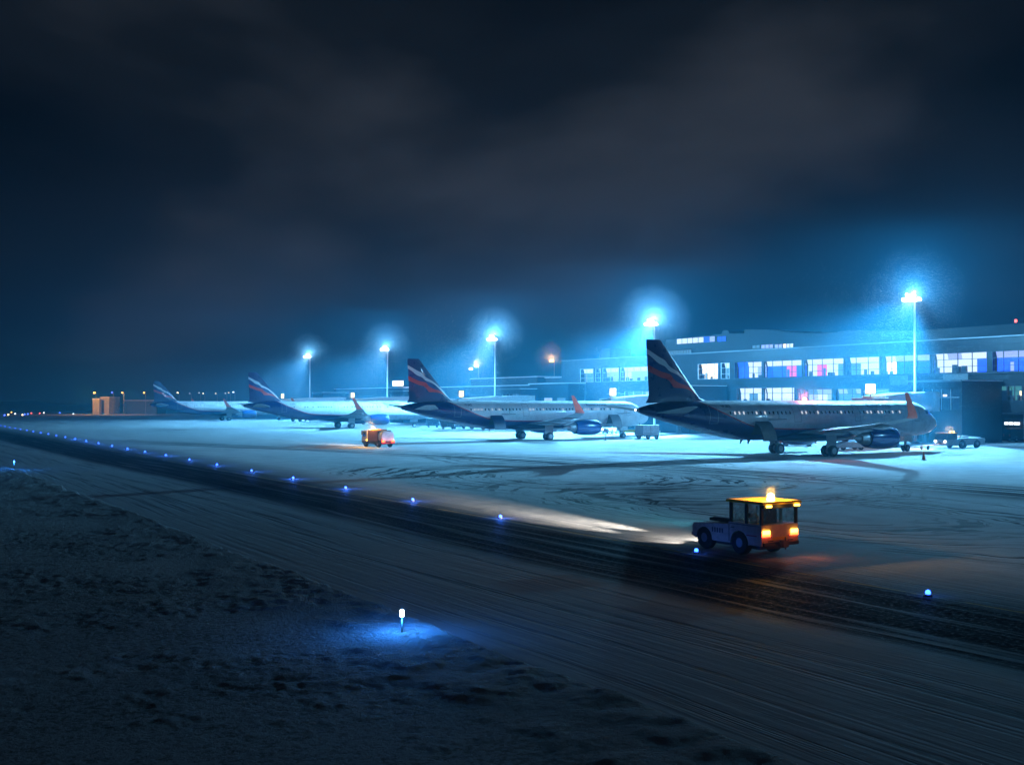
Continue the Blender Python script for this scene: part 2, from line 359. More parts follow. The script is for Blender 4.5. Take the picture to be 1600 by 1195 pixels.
Z = np.where(PP < -60, Z*.5, Z)
n0, n1_ = PP.shape; vs = np.stack([PP, SS, Z], -1).reshape(-1, 3)
idx = np.arange(n0*n1_).reshape(n0, n1_); fs = np.stack([idx[:-1, :-1], idx[1:, :-1], idx[1:, 1:], idx[:-1, 1:]], -1).reshape(-1, 4)
me = bpy.data.meshes.new('snow_bank'); me.vertices.add(len(vs)); me.vertices.foreach_set('co', vs.ravel())
me.loops.add(fs.size); me.loops.foreach_set('vertex_index', fs.ravel().astype(np.int32)); me.polygons.add(len(fs))
me.polygons.foreach_set('loop_start', np.arange(0, fs.size, 4, dtype=np.int32)); me.update(calc_edges=True)
me.polygons.foreach_set('use_smooth', np.ones(len(fs), bool)); me.materials.append(M['rough_snow'])
o = bpy.data.objects.new('snow_bank', me); sc.collection.objects.link(o); o.rotation_euler[2] = TH; tag(o, kind='structure')
# low far embankment that closes the airfield
eb = MB(); rs = []
for i, X in enumerate(np.linspace(-420, 420, 60)):
    h_ = 3.0+1.2*math.sin(i*.9)+.8*math.sin(i*2.3)
    rs.append([(X, 560, -.5), (X, 575, h_*.45), (X, 600, h_), (X, 690, h_+1.5), (X, 700, -.5)])
eb.rings(rs); tag(eb.build('embankment', M['rough_snow'], smooth=True), kind='structure')

# ================================================================== floodlight masts
def mast(p, s, label, top=20.9, k=1.):
    r = empty('floodlight_mast', L(p, s), TH, label, 'floodlight mast', 'floodlight masts in a line before the terminal')
    b = MB(); b.tube((0, 0, 0), (0, 0, .35), .55, .5, 16); b.build('base', M['concrete'], r, smooth=.6)
    b = MB(); b.tube((0, 0, .35), (0, 0, top-.3), .24, .12, 14); b.build('pole', M['white_paint'], r, smooth=.6)
    b = MB(); b.tube((-1.5, .35, top-1.0), (.6, -.1, top-.85), .07, n=8); b.tube((0, -1.1, top-.9), (0, 1.1, top-.9), .07, n=8); b.tube((-.5, -.9, top-.3), (-.5, .9, top-.3), .05, n=8)
    b.tube((0, 0, top-.5), (-.5, 0, top-.3), .05, n=8); b.build('crossbar', M['metal'], r)
    for (x, y, z) in ((-1.45, .45, -1.1), (-1.3, .0, -1.05), (-.15, -1., -1.0), (-.15, -.35, -1.0), (-.15, .35, -1.0), (-.15, 1., -1.0), (-.65, -.5, -.4), (-.65, .5, -.4)):
        c = Vector((x, y, top+z)); d = Vector((-.75, 0, -.66))
        f = MB(); f.tube(c, c+d*.22, .16, .33, 14); fo = f.build('floodlight', M['grey_paint'], r)
        l_ = MB(); l_.tube(c+d*.225, c+d*.24, .31, .31, 14); l_.build('lens', M['flood_lens'], fo)
    lamp('flood_beam', 'SPOT', (-1.2, 0, top-1.3), r, FLOOD, FLOOD_W*k, .45, (-.62, 0, -.78), 104, .85)
    lamp('flood_spill', 'POINT', (-.2, 0, top+.35), r, FLOOD, SPILL_W*k*k, .3)
    a = MB(); a.lathe([(0, .1), (.25, .12), (.3, .05)], (0, 0, top-.28), 'z', 10); a.build('obstruction_light', M['far_red'], r)
    return r
ML = ['tall floodlight mast nearest the camera, in front of the blue lit terminal windows',
      'tall floodlight mast directly behind the tail fin of the nearest airliner', 'tall floodlight mast above the second airliner, third counting from the near end',
      'tall floodlight mast above the amber flashing truck, fourth counting from the near end', 'farthest tall floodlight mast, beyond the third tail fin']
mast(127.2, 104.3-57.4, 'tall floodlight mast standing outside the view, beyond the near end of the terminal', k=.27)
for k in range(5): mast(127.2, 104.3+57.4*k, ML[k], k=.4 if k == 4 else 1.)

# ================================================================== airliners
ST = [(0, 3.33, 3.07, .13), (.12, 3.62, 2.82, .40), (.4, 3.92, 2.55, .70), (.8, 4.2, 2.32, .98), (1.4, 4.52, 2.1, 1.25), (2.1, 4.92, 1.95, 1.48), (2.9, 5.38, 1.86, 1.67),
      (3.8, 5.70, 1.79, 1.82), (5, 5.84, 1.75, 1.92), (6.5, 5.87, 1.73, 1.975), (20, 5.87, 1.73, 1.975), (30, 5.87, 1.74, 1.975), (31.8, 5.87, 1.86, 1.975), (33.5, 5.87, 2.10, 1.94),
      (35, 5.865, 2.38, 1.86), (36.5, 5.86, 2.70, 1.74), (38.5, 5.83, 3.18, 1.50), (40, 5.78, 3.52, 1.27), (41.5, 5.68, 3.86, .98), (43, 5.5, 4.25, .66), (44.1, 5.25, 4.56, .38), (44.5, 5.12, 4.72, .22)]
SX = [a[0] for a in ST]
def stn(x): return [float(np.interp(x, SX, [a[i] for a in ST])) for i in (1, 2, 3)]
def hw(x, z):
    t, b, w = stn(x); q = (z-(t+b)/2)/((t-b)/2); return w*math.sqrt(max(0, 1-q*q))
def patch(mb, pts_xz, off=.02, side=-1, nx=4, nz=5, box=None):    # a piece that follows the fuselage skin (starboard = -Y)
    x0, x1, z0, z1 = box; vs = []
    for i in range(nx+1):
        for j in range(nz+1):
            x = x0+(x1-x0)*i/nx; z = z0+(z1-z0)*j/nz; vs.append((-x, side*(hw(x, z)+off), z))
    fs = [(i*(nz+1)+j, (i+1)*(nz+1)+j, (i+1)*(nz+1)+j+1, i*(nz+1)+j+1) for i in range(nx) for j in range(nz)]
    mb.add(vs, fs)
def outline(mb, x0, x1, z0, z1, side=-1, t=.045):
    patch(mb, None, side=side, nx=1, nz=8, box=(x0, x0+t, z0, z1)); patch(mb, None, side=side, nx=1, nz=8, box=(x1-t, x1, z0, z1))
    patch(mb, None, side=side, nx=2, nz=1, box=(x0+t, x1-t, z0, z0+t)); patch(mb, None, side=side, nx=2, nz=1, box=(x0+t, x1-t, z1-t, z1))
def foil(n=9, th=.12, c=1.):                                      # closed aerofoil outline, x 0..1
    xs = [.5*(1-math.cos(math.pi*i/n)) for i in range(n+1)]
    yt = lambda x: 5*th*(.2969*math.sqrt(x)-.126*x-.3516*x*x+.2843*x**3-.1036*x**4)
    return [(x, yt(x)) for x in xs]+[(x, -yt(x)*.8) for x in xs[-2:0:-1]]
def wing_ring(xle, y, z, ch, th, up=False, tw=0):
    r_ = []
    for a, b in foil(9, th):
        dz = b*ch; dx = a*ch
        r_.append((-(xle+dx), y+(dz if up else 0), z+(0 if up else dz)-tw*dx))
    return r_
def fuselage_text(txt, x_start, z, size, parent, name):
    cu = bpy.data.curves.new('t', 'FONT'); cu.body = txt; cu.size = size; cu.resolution_u = 2
    to = bpy.data.objects.new('t', cu); sc.collection.objects.link(to); bpy.context.view_layer.update()
    me = bpy.data.meshes.new_from_object(to.evaluated_get(bpy.context.evaluated_depsgraph_get())); bpy.data.objects.remove(to)
    bm = bmesh.new(); bm.from_mesh(me); bmesh.ops.triangulate(bm, faces=bm.faces)
    for v in bm.verts:
        x = x_start-v.co.x; zz = z+v.co.y; v.co = Vector((-x, -(hw(x, zz)+.03), zz))
    bm.to_mesh(me); bm.free(); me.name = name; me.materials.clear(); me.materials.append(M['text_blue'])
    o = bpy.data.objects.new(name, me); sc.collection.objects.link(o); o.parent = parent; return o

def make_airliner():
    r = empty('passenger_airliner', (0, 0, 0))
    xs = sorted(set([round(x, 3) for x in np.linspace(6.5, 31, 26)]+SX+[.05, .25, .6, 1.1, 1.75, 2.5, 3.3, 4.4, 5.7, 32.6, 34.2, 35.8, 37.5, 39.2, 40.8, 42.3]))
    b = MB(); rs = []
    for x in xs:
        t, bo, w = stn(x); zc, hh = (t+bo)/2, (t-bo)/2
        rs.append([(-x, w*math.sin(2*math.pi*i/36), zc+hh*math.cos(2*math.pi*i/36)) for i in range(36)])
    b.rings(rs); fu = b.build('fuselage', M['fuselage_livery'], r, smooth=True)
    b = MB(); b.tube((-44.45, 0, 4.92), (-44.85, 0, 4.95), .16, .10, 10); b.build('tail_cone', M['metal'], r)
    # belly fairing
    b = MB(); rs = []
    for x, w, zt, zb in ((14.6, 1.2, 2.3, 1.75), (16, 1.9, 2.6, 1.55), (18, 2.15, 2.85, 1.42), (23, 2.15, 2.85, 1.42), (25.2, 1.9, 2.5, 1.55), (27, 1.1, 2.1, 1.75)):
        rs.append([(-x, w*math.sin(2*math.pi*i/20), (zt+zb)/2+(zt-zb)/2*math.cos(2*math.pi*i/20)) for i in range(20)])
    b.rings(rs); b.build('belly_fairing', M['navy'], r, smooth=True)
    # cabin windows: starboard row, some lit
    rnd = random.Random(3)
    for i in range(44):
        x = 8.2+i*.60
        if 23.9 < x < 25.4 or 14.8 < x < 15.9: continue
        lit = rnd.random() < .45
        w_ = MB(); patch(w_, None, .012, nx=1, nz=2, box=(x, x+.2, 4.46, 4.76))
        w_.build('window', M['cabin_glow'] if lit else M['glass_dark'], r)
    for (x0, x1, z0, z1) in ((35.7, 36.75, 3.55, 5.4), (24.15, 25.2, 3.6, 5.45), (15.0, 15.85, 3.6, 5.4), (4.9, 5.85, 3.55, 5.4)):
        d = MB(); outline(d, x0, x1, z0, z1); d.build('door_outline', M['outline_grey'] if x0 > 30 else M['gear_grey'], r)
    # cockpit windows
    for sd in (-1, 1):
        for (xa, xb, za, zb) in ((2.05, 2.75, 4.30, 4.72), (2.85, 3.5, 4.35, 4.82)):
            c = MB(); patch(c, None, .015, sd, 3, 3, (xa, xb, za, zb)); c.build('cockpit_window', M['glass_dark'], r)
    c = MB(); vs = []
    for i in range(7):
        for x in (1.75, 2.45):
            a = -1.0+2.0*i/6; t, bo, w = stn(x); vs.append((-x, (w+.015)*math.sin(a), (t+bo)/2+((t-bo)/2+.015)*math.cos(a)))
    c.add(vs, [(2*i, 2*i+1, 2*i+3, 2*i+2) for i in range(6)]); c.build('windshield', M['glass_dark'], r)
    # wings
    for sd in (-1, 1):
        b = MB(); rs = []
        for (xle, y, z, ch, th) in ((16.6, 1.5, 2.45, 7.6, .14), (16.9, 1.98, 2.5, 7.2, .14), (19.15, 6.4, 2.92, 4.75, .12), (22.2, 12, 3.5, 3.0, .11), (24.35, 16.2, 4.05, 1.85, .10), (24.95, 17.2, 4.22, 1.6, .10)):
            rs.append(wing_ring(xle, sd*y, z, ch, th))
        b.rings(rs); b.build('wing', M['wing_grey'], r, smooth=.7)
        b = MB(); rs = []
        for k, (xle, y, z, ch, ang) in enumerate(((24.95, 17.2, 4.22, 1.6, 0), (25.3, 17.5, 4.38, 1.45, .5), (25.75, 17.72, 4.78, 1.2, 1.0), (26.5, 17.9, 5.6, .9, 1.45), (27.35, 18.05, 6.6, .45, 1.5))):
            rr = []
            for a_, t_ in foil(9, .09):
                rr.append((-(xle+a_*ch), sd*(y-math.sin(ang)*t_*ch), z+math.cos(ang)*t_*ch))
            rs.append(rr)
        b.rings(rs); b.build('winglet', M['winglet_orange'], r, smooth=.7)
        for (y, xa, xb, z) in ((5.0, 20.2, 24.9, 2.45), (8.9, 21.2, 25.2, 2.85), (12.6, 22.8, 25.9, 3.25)):
            b = MB(); b.lathe([(-(xa+(xb-xa)*k/8), .02+.24*math.sin(math.pi*k/8)) for k in range(9)], (0, sd*y, z), 'x', 10); b.build('flap_fairing', M['wing_grey'], r, smooth=True)
        # engine
        e_ = MB(); yc, zc = sd*5.75, 1.92
        e_.lathe([(-14.25, .93), (-14.35, 1.0), (-14.8, 1.12), (-15.6, 1.2), (-16.8, 1.2), (-17.8, 1.1), (-18.6, .95), (-18.6, .80), (-17.5, .85)], (0, yc, zc), 'x', 32, cap=False)
        en = e_.build('engine', M['nacelle_blue'], r, smooth=.8)
        f = MB(); f.lathe([(-15.1, .02), (-15.2, .92)], (0, yc, zc), 'x', 24, cap=False); f.lathe([(-14.8, .02), (-15.1, .28), (-15.15, .3)], (0, yc, zc), 'x', 16, cap=False); f.build('fan', M['dark_metal'], en, smooth=.5)
        f = MB(); f.lathe([(-15.1, .92), (-14.5, .86), (-14.25, .93), (-14.3, 1.0), (-14.38, 1.02)], (0, yc, zc), 'x', 32, cap=False); f.build('inlet_lip', M['metal'], en, smooth=True)
        f = MB(); f.lathe([(-18.0, .74), (-18.7, .74), (-19.6, .52), (-19.6, .36), (-20.2, .2), (-20.6, .03)], (0, yc, zc), 'x', 24); f.build('exhaust_cone', M['metal'], en, smooth=.6)
        f = MB(); f.prof([(-15.4, 3.0), (-16.0, 3.2), (-19.0, 3.1), (-21.6, 2.7), (-20.4, 2.2), (-18.4, 2.45), (-16, 2.9)], yc-.16, yc+.16); f.build('pylon', M['wing_grey'], en)
        # horizontal stabiliser
        b = MB(); b.rings([wing_ring(38.6, sd*.3, 4.62, 4.2, .1), wing_ring(39.1, sd*1.2, 4.72, 3.75, .1), wing_ring(42.35, sd*6.2, 5.25, 1.55, .09)])
        b.build('stabiliser', M['stab_grey'], r, smooth=.7)
    # fin
    b = MB(); rs = []
    for (xle, z, ch) in ((35.0, 5.62, 8.6), (36.55, 6.1, 6.7), (37.2, 6.75, 6.0), (41.45, 11.6, 2.05), (41.7, 11.86, 1.75)):
        rs.append([(-(xle+a_*ch), t_*ch*.95, z) for a_, t_ in foil(11, .10 if z > 6 else .05)])
    b.rings(rs); b.build('tail_fin', M['fin_livery'], r, smooth=.7)
    # landing gear
    def gear(x, y, rw, tr, ww, name='landing_gear', zs=2.0, door=True):
        g_ = MB(); g_.tube((-x, y, rw), (-x, y, zs), .13, .15, 10); g_.tube((-x, y-tr/2, rw), (-x, y+tr/2, rw), .09, n=8); g_.tube((-x, y, rw+.7), (-x+1.0, y*.75, zs), .06, n=8)
        go = g_.build(name, M['gear_grey'], r)
        for k in (-1, 1):
            w_ = MB(); yy = y+k*tr/2
            w_.lathe([(-ww/2, rw*.62), (-ww/2, rw*.93), (-ww*.3, rw), (ww*.3, rw), (ww/2, rw*.93), (ww/2, rw*.62)], (-x, yy, rw), 'y', 26); wo = w_.build('wheel', M['tyre'], go, smooth=.6)
            w_ = MB(); w_.lathe([(-ww*.52, rw*.1), (-ww*.5, rw*.55), (ww*.5, rw*.55), (ww*.52, rw*.1)], (-x, yy, rw), 'y', 18); w_.build('rim', M['rim'], wo, smooth=.6)
        if door:
            d = MB(); s_ = 1 if y > 0 else -1; d.box(-x-.75, -x+.75, y+s_*.25, y+s_*.3, rw+.35, 2.5); d.build('gear_door', M['wing_grey'], go)
        return go
    gear(21.97, -3.8, .60, .93, .44); gear(21.97, 3.8, .60, .93, .44)
    gear(5.07, 0, .40, .5, .24, zs=1.9, door=False)
    d = MB(); [d.box(-5.9, -4.4, y-.02, y+.02, 1.15, 1.85) for y in (-.45, .45)]; d.build('nose_gear_door', M['white_paint'], r)
    for x in (29.6, 30.7, 12.2):
        a = MB(); a.prof([(-x, 1.8), (-x-.35, 1.8), (-x-.45, 1.38), (-x-.3, 1.38)], -.02, .02); a.build('antenna', M['white_paint'], r)
    a = MB(); a.prof([(-9, 5.85), (-9.4, 5.85), (-9.55, 6.2), (-9.4, 6.2)], -.02, .02); a.build('antenna', M['white_paint'], r)
    fuselage_text('Russian Airlines', 13.3, 5.12, .62, r, 'airline_title')
    fuselage_text('VP-BEE', 35.0, 5.15, .42, r, 'registration')
    return r
mat('wing_grey', (.34, .37, .40), .4, scale=1.2); mat('stab_grey', (.36, .39, .42), .45, scale=1.5)
mat('navy', (.005, .014, .06), .4)
PL = [((49.909, 133.785), .564), ((21.98, 183.375), .561), ((-17.765, 258.128), .539), ((-68.521, 355.934), .524)]
PLL = ['nearest airliner, silver with navy tail and glowing red beacon on its roof', 'second nearest airliner, navy tail with open cargo hatches fore and aft',
       'third airliner, with the amber flashing truck passing in front of its engine', 'farthest airliner, its dim navy tail standing in the dark beyond the others']
proto = make_airliner(); planes = []
for i, ((x, y), th) in enumerate(PL):
    o = proto if i == 0 else copy_tree(proto)
    o.location = (x, y, 0); o.rotation_euler[2] = th; planes.append(tag(o, PLL[i], 'airliner', 'parked airliners nose-in at the terminal')); 
def cargo_door(r, x0, x1, mt):                                   # hatch swung open, out and up from the belly
    b = MB(); rs = []; n = 6
    for k in range(n+1):
        a = k/n; y = 1.93+1.25*math.sin(a*1.35); z = 3.72-.25*a-1.75*(a**1.6)
        rs.append([(-x0, -y, z), (-x1, -y, z), (-x1, -y-.10, z+.03), (-x0, -y-.10, z+.03)])
    b.rings(rs); d = b.build('cargo_door', mt, r, smooth=.5)
    f = MB(); patch(f, None, .015, nx=2, nz=6, box=(x0, x1, 2.35, 3.6)); f.build('cargo_opening', M['dark_metal'], r)
    f = MB(); f.tube((-x0, -2.0, 3.9), (-x0+2.1, -2.5, 3.95), .05, n=6); f.tube((-x0+1.2, -2.3, 3.93), (-x0+1.2, -2.3, 4.5), .03, n=6); f.build('hatch_strut', M['gear_grey'], d)
cargo_door(planes[0], 29.0, 30.9, M['brown_panel']); cargo_door(planes[1], 29.0, 30.9, M['navy']); cargo_door(planes[1], 7.6, 9.4, M['gear_grey'])
bc = MB(); bc.lathe([(0, .26), (.2, .24), (.36, .08)], (-21.6, 0, 5.86), 'z', 12); bo = bc.build('beacon', M['red_beacon'], planes[0]); lamp('beacon_light', 'POINT', (-21.6, 0, 6.3), planes[0], (1, .12, .08), 3500, .12)
bc = MB(); bc.lathe([(0, .1), (.1, .1)], (-44.86, 0, 4.95), 'x', 10); bc.build('tail_light', M['tail_white'], planes[0])

# ================================================================== terminal
DEP = 142.
TT = empty('terminal_building', L(DEP, 150), TH, 'long grey terminal with two rows of blue and white lit windows', 'terminal')
def tb(p, s): return p-DEP, s-150
def slab(name, m_, p0, p1, s0, s1, z0, z1, par=TT):
    b = MB(); a = tb(p0, s0); c = tb(p1, s1); b.box(a[0], c[0], a[1], c[1], z0, z1); return b.build(name, m_, par)
S0, S1 = 66., 214.4
ZW0, ZW1, ZT = 10.0, 12.95, 14.95
# window groups by photo column: (u0, u1, [(rel_width, main, transom), ...])
BL, WH, LA, WM, DM, MG, GR, DK = 'room_blue', 'room_white', 'room_lav', 'room_warm', 'room_dim', 'room_magenta', 'room_green', 'room_dark'
UP = [(907, 927, [(1, DM, WH), (1, DM, WH)]), (931, 939, [(1, DM, LA)]), (942, 967, [(1, LA, WH), (1, LA, WH)]), (970, 1012, [(1, WH, WH), (1, LA, WH), (1, LA, WH), (1, LA, WH)]), (1014, 1058, [(1, LA, LA)]*3),
      (1091, 1122, [(1.2, WM, WM), (1.2, WM, WM), (.5, WM, WM)]), (1127, 1140, [(1, DM, WH), (.7, WH, DM)]),
      (1148, 1190.5, [(1.2, BL, BL), (1, WH, WH), (1, LA, WH)]), (1193, 1253, [(1, BL, WH), (1, BL, WH), (1, MG, WH), (1, BL, WH)]),
      (1256, 1318.5, [(.9, WH, WH), (1, MG, WH), (1.1, WH, WH), (1, DM, WH)]), (1323, 1374.5, [(.9, DM, WH), (1.1, WH, WH), (1, WH, WH)]),
      (1378.5, 1453.5, [(.8, WM, WH), (1, BL, LA), (1, BL, LA), (1, BL, LA)]), (1457.5, 1542.5, [(.9, WH, WH), (1.1, WH, LA), (1.1, WH, WH), (1.1, BL, WH)]),
      (1551, 1640, [(1, BL, LA), (1.3, BL, LA), (1.3, BL, LA), (1.3, BL, LA)]), (1650, 1760, [(1, BL, LA)]*5)]
LO = [(1103, 1133, 6.4, 7.4, [(1, DM, DM), (1.2, WH, WH), (.6, DM, DM)]), (1151, 1190.5, 5.2, 8.25, [(1, WH, WH), (1, DM, WH), (1, WH, WH)]), (1192.5, 1241.5, 5.2, 8.25, [(1.1, WH, WH), (1.1, WH, WH), (1.2, WH, WH), (.25, WH, WH)]),
      (1245, 1253, 5.2, 7.9, [(1, DM, DM)]), (1257, 1300, 5.2, 7.9, [(1, LA, DM), (1, WH, LA), (1, LA, LA)]), (1304, 1346, 5.2, 7.9, [(1, DM, LA), (1, DM, DM), (1, DM, LA)]), (1350, 1390, 5.2, 7.9, [(1, DM, DM), (1, LA, DM)]),
      (976, 1018, 5.0, 7.9, [(1, DM, DM), (1, LA, DM), (1, DM, LA)]), (1519, 1541, 5.3, 7.15, [(.3, DM, DM), (1, GR, GR), (1, GR, GR)]), (1554, 1573, 5.9, 8.0, [(1, DK, GR)]), (1574, 1597, 5.9, 8.0, [(1, GR, GR), (1, WM, GR)]), (1599, 1660, 5.9, 8.0, [(1, WH, GR), (1, GR, GR), (1, DK, DK)])]
rw = random.Random(11)
holes_up, holes_lo = [], []
def window(u0, u1, z0, z1, panes, frame_m, p=DEP, tr=.33, dep=1.1):
    sa, sb = sp(u1, p)[0], sp(u0, p)[0]                          # s grows to the left of the picture
    tot = sum(w for w, _, _ in panes); mats = []; b = MB()
    def mi(nm):
        if M[nm] not in mats: mats.append(M[nm])
        b.mi = mats.index(M[nm])
    s = sb; zt = z1-(z1-z0)*tr; fr = MB(); P0 = p-DEP
    furs = []
    for w, a, t in panes:
        s2 = s-(sb-sa)*w/tot; y0, y1 = s2-150, s-150
        mi(a); b.quad((P0+dep, y0, z0), (P0+dep, y1, z0), (P0+dep, y1, zt), (P0+dep, y0, zt))
        mi(t); b.quad((P0+dep, y0, zt), (P0+dep, y1, zt), (P0+dep-.3, y1, z1-.02), (P0+dep-.3, y0, z1-.02))
        fr.box(P0-.04, P0+.06, y0-.05, y0+.05, z0, z1)
        if a in (WH, LA, WM, GR):                                # furniture and partitions inside
            for _ in range(rw.randint(1, 2)):
                ww = (y1-y0)*rw.uniform(.12, .4); yy = rw.uniform(y0, y1-ww); hh = rw.uniform(.25, .62)*(zt-z0); xx = P0+rw.uniform(.35, .7)
                furs.append(MB()); furs[-1].box(xx, xx+.3, yy, yy+ww, z0+.01, z0+hh)
        elif a in (BL, MG):
            if rw.random() < .5:
                ww = (y1-y0)*.25; yy = rw.uniform(y0, y1-ww); mi(rw.choice([WH, LA, BL])); b.quad((P0+dep-.1, yy, z0), (P0+dep-.1, yy+ww, z0), (P0+dep-.1, yy+ww, z0+(zt-z0)*.7), (P0+dep-.1, yy, z0+(zt-z0)*.7))
        s = s2
    mi('room_dark'); b.quad((P0+.3, sa-150, z0+.005), (P0+dep, sa-150, z0+.005), (P0+dep, sb-150, z0+.005), (P0+.3, sb-150, z0+.005))
    wo = b.build('window', mats, TT)
    fr.box(P0-.05, P0+.07, sb-150-.05, sb-150+.05, z0, z1)
    for zz in (z0+.04, zt, z0+(zt-z0)*.46, z1-.04): fr.box(P0-.03, P0+.05, sa-150+.05, sb-150-.05, zz-.035, zz+.035)
    fr.build('frame', frame_m, wo)
    for f_ in furs: f_.build('furniture', M['frame_dark'], wo)
    return sa, sb
for u0, u1, pn in UP: holes_up.append(window(u0, u1, ZW0, ZW1, pn, M['frame_white'] if u0 < 1145 else M['frame_dark']))
for u0, u1, z0, z1, pn in LO: holes_lo.append((*window(u0, u1, z0, z1, pn, M['frame_white'] if u0 < 1145 else M['frame_dark']), z0, z1))
# wall pieces round the openings
wl = MB(); wl.mi = 0
def wbox(s0, s1, z0, z1, p0=DEP, p1=DEP+.5, mi=0): wl.mi = mi; wl.box(p0-DEP, p1-DEP, s0-150, s1-150, z0, z1)
cut = sorted(holes_up); cur = S0
for a, b_ in cut:
    if a > cur: wbox(cur, a, ZW0, ZW1)
    cur = max(cur, b_)
wbox(cur, S1, ZW0, ZW1)
wbox(S0, S1, ZW1, ZT, mi=1)
ZM = 8.3
wbox(S0, S1, ZM, ZW0, mi=1)
cut = sorted(holes_lo); cur = S0; sg = sp(1393, DEP)[0]; sgr = sp(1476, DEP)[0]
for a, b_, z0, z1 in cut:
    if a > cur: wbox(cur, a, 4.2, ZM, mi=0)
    wbox(a, b_, z1, ZM, mi=0); wbox(a, b_, 4.2, z0, mi=0); cur = max(cur, b_)
wbox(cur, S1, 4.2, ZM, mi=0)
sdoor = sp(1519, DEP)[0]
wbox(sdoor, S1, 0, 4.2, mi=0)
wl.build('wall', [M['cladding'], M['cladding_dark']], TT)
slab('wall', M['concrete'], DEP-.35, DEP-.003, sp(1515, DEP)[0], sp(1476, DEP)[0], 0, ZW0-.2)
slab('wall', M['concrete'], DEP-.30, DEP-.003, sp(1421, DEP)[0], sp(1393, DEP)[0], 8.35, ZW0-.2)
slab('end_wall', M['cladding'], DEP+.5, 175, S1-.5, S1, 0, ZT)
slab('floor_slab', M['concrete'], DEP+.5, 175, S0, S1-.5, 4.0, 4.3)
slab('back_wall', M['cladding_dark'], DEP+6, DEP+6.4, S0, S1-.5, 0, ZT-.4)
slab('roof', M['snow_load'], DEP-.15, 175, S0, S1+.15, ZT, ZT+.12)
slab('coping', M['coping'], DEP-.25, DEP-.16, S0, S1+.2, ZT-.03, ZT+.15)
slab('ledge', M['cladding'], DEP-.08, DEP-.003, S0, sp(1147, DEP)[0], ZT-.95, ZT-.90)
slab('ledge', M['frame_dark'], DEP-.22, DEP-.003, S0, sp(1147, DEP)[0], ZW0-.2, ZW0-.08)
# panel joints on the facade
j = MB()
for s in np.arange(S0+3, S1, 3.6): j.box(-.02, -.004, s-150-.02, s-150+.02, ZW1+.05, ZT-1.0)
for s in np.arange(sdoor+3, S1, 3.6):
    j.box(-.02, -.004, s-150-.02, s-150+.02, .1, 4.15)
j.build('panel_joints', M['frame_dark'], TT)
# ground-floor arcade at the near end: columns, lamp, lit strip
for u in (1549.5, 1602, 1655):
    s = sp(u, DEP)[0]; slab('column', M['white_paint'], DEP+.05, DEP+.6, s-.28, s+.28, 0, 4.0)
sl = sp(1538, DEP-.5)[0]
b = MB(); b.lathe([(-.25, .15), (-.1, .42), (.1, .45), (.22, .2)], (-.6, sl-150, zp(1538, 641, DEP-.5)), 'z', 14); b.build('wall_lamp', M['post_lens'], TT, smooth=True)
lamp('wall_lamp_light', 'POINT', L(DEP-1.2, sl, 4.2), None, (.3, .6, 1), 700, .25)
for u0, u1 in ((1569, 1574), (1576, 1582), (1584, 1592)):
    p_ = DEP+5.8; sa, sb = sp(u1, p_)[0], sp(u0, p_)[0]; slab('strip_light', M['sign_white'], p_, p_+.15, sa, sb, zp(1580, 663.5, p_), zp(1580, 659.5, p_))
slab('garage_door', M['cladding_dark'], DEP+.1, DEP+.2, sp(1545, DEP)[0], sp(1519.5, DEP)[0], 0, 3.95)
# set-back upper storey with its uneven roofline
UPP = 160.
pr = [(1040, 531), (1128, 522), (1130, 516), (1138, 516), (1140, 521), (1163, 521), (1164, 514.5), (1204, 515), (1232, 518.5), (1262, 521), (1300, 520), (1328, 515.5), (1345, 517), (1420, 517), (1600, 505), (1760, 497)]
pts = [(sp(u, UPP)[0]-150, zp(u, v, UPP)) for u, v in pr]
b = MB(); n = len(pts); vs = [(UPP-DEP, s, z) for s, z in pts]+[(UPP-DEP, pts[-1][0], ZT+.1), (UPP-DEP, pts[0][0], ZT+.1)]
vs2 = [(x+20, y, z) for x, y, z in vs]; nn = len(vs)
b.add(vs+vs2, [tuple(range(nn)), tuple(range(2*nn-1, nn-1, -1))]+[(i, i+nn, (i+1) % nn+nn, (i+1) % nn) for i in range(nn)])
b.build('upper_storey', M['cladding_dark'], TT)
def upwin(u0, u1, v0, v1, cols, p=UPP):
    sa, sb = sp(u1, p)[0], sp(u0, p)[0]; um = (u0+u1)/2; z0, z1 = zp(um, v1, p), zp(um, v0, p); b = MB(); mats = []; n = len(cols); f = MB()
    for k, c in enumerate(cols):
        if M[c] not in mats: mats.append(M[c])
        b.mi = mats.index(M[c]); y1 = sb-(sb-sa)*k/n; y0 = sb-(sb-sa)*(k+1)/n; b.box(p-DEP-.06, p-DEP-.01, y0-150+.06, y1-150-.06, z0, z1)
        f.box(p-DEP-.12, p-DEP-.01, y0-150-.055, y0-150+.055, z0, z1)
    w = b.build('window', mats, TT); f.build('frame', M['frame_dark'], w)
upwin(1190, 1209, 538.5, 544, [LA, LA, LA]); upwin(1211, 1223, 538, 543.5, [LA, LA]); upwin(1224, 1240.5, 537, 543, [WM, WH, WH]); upwin(1176, 1188, 539.5, 544, [DM, DM])
upwin(1058, 1118, 527.5, 535.5, [WH, WH, WH, WH, WH, BL, LA]); upwin(1122, 1135, 526, 533, [BL, BL]); upwin(1041, 1081, 547.5, 553, [DM]*10, UPP-.3)
slab('rooftop_unit', M['cladding'], 152, 158, sp(970, 155)[0], sp(953, 155)[0], ZT+.1, zp(961, 545, 155))
o = MB(); o.tube((26, sp(1588, 168)[0]-150, 19), (26, sp(1588, 168)[0]-150, zp(1588, 503, 168)), .06, n=6); an = o.build('antenna_mast', M['dark_metal'], TT)
o = MB(); o.lathe([(-.2, .2), (.25, .2)], (26, sp(1588, 168)[0]-150, zp(1588, 501.5, 168)), 'z', 10); o.build('obstruction_light', M['far_red'], an)

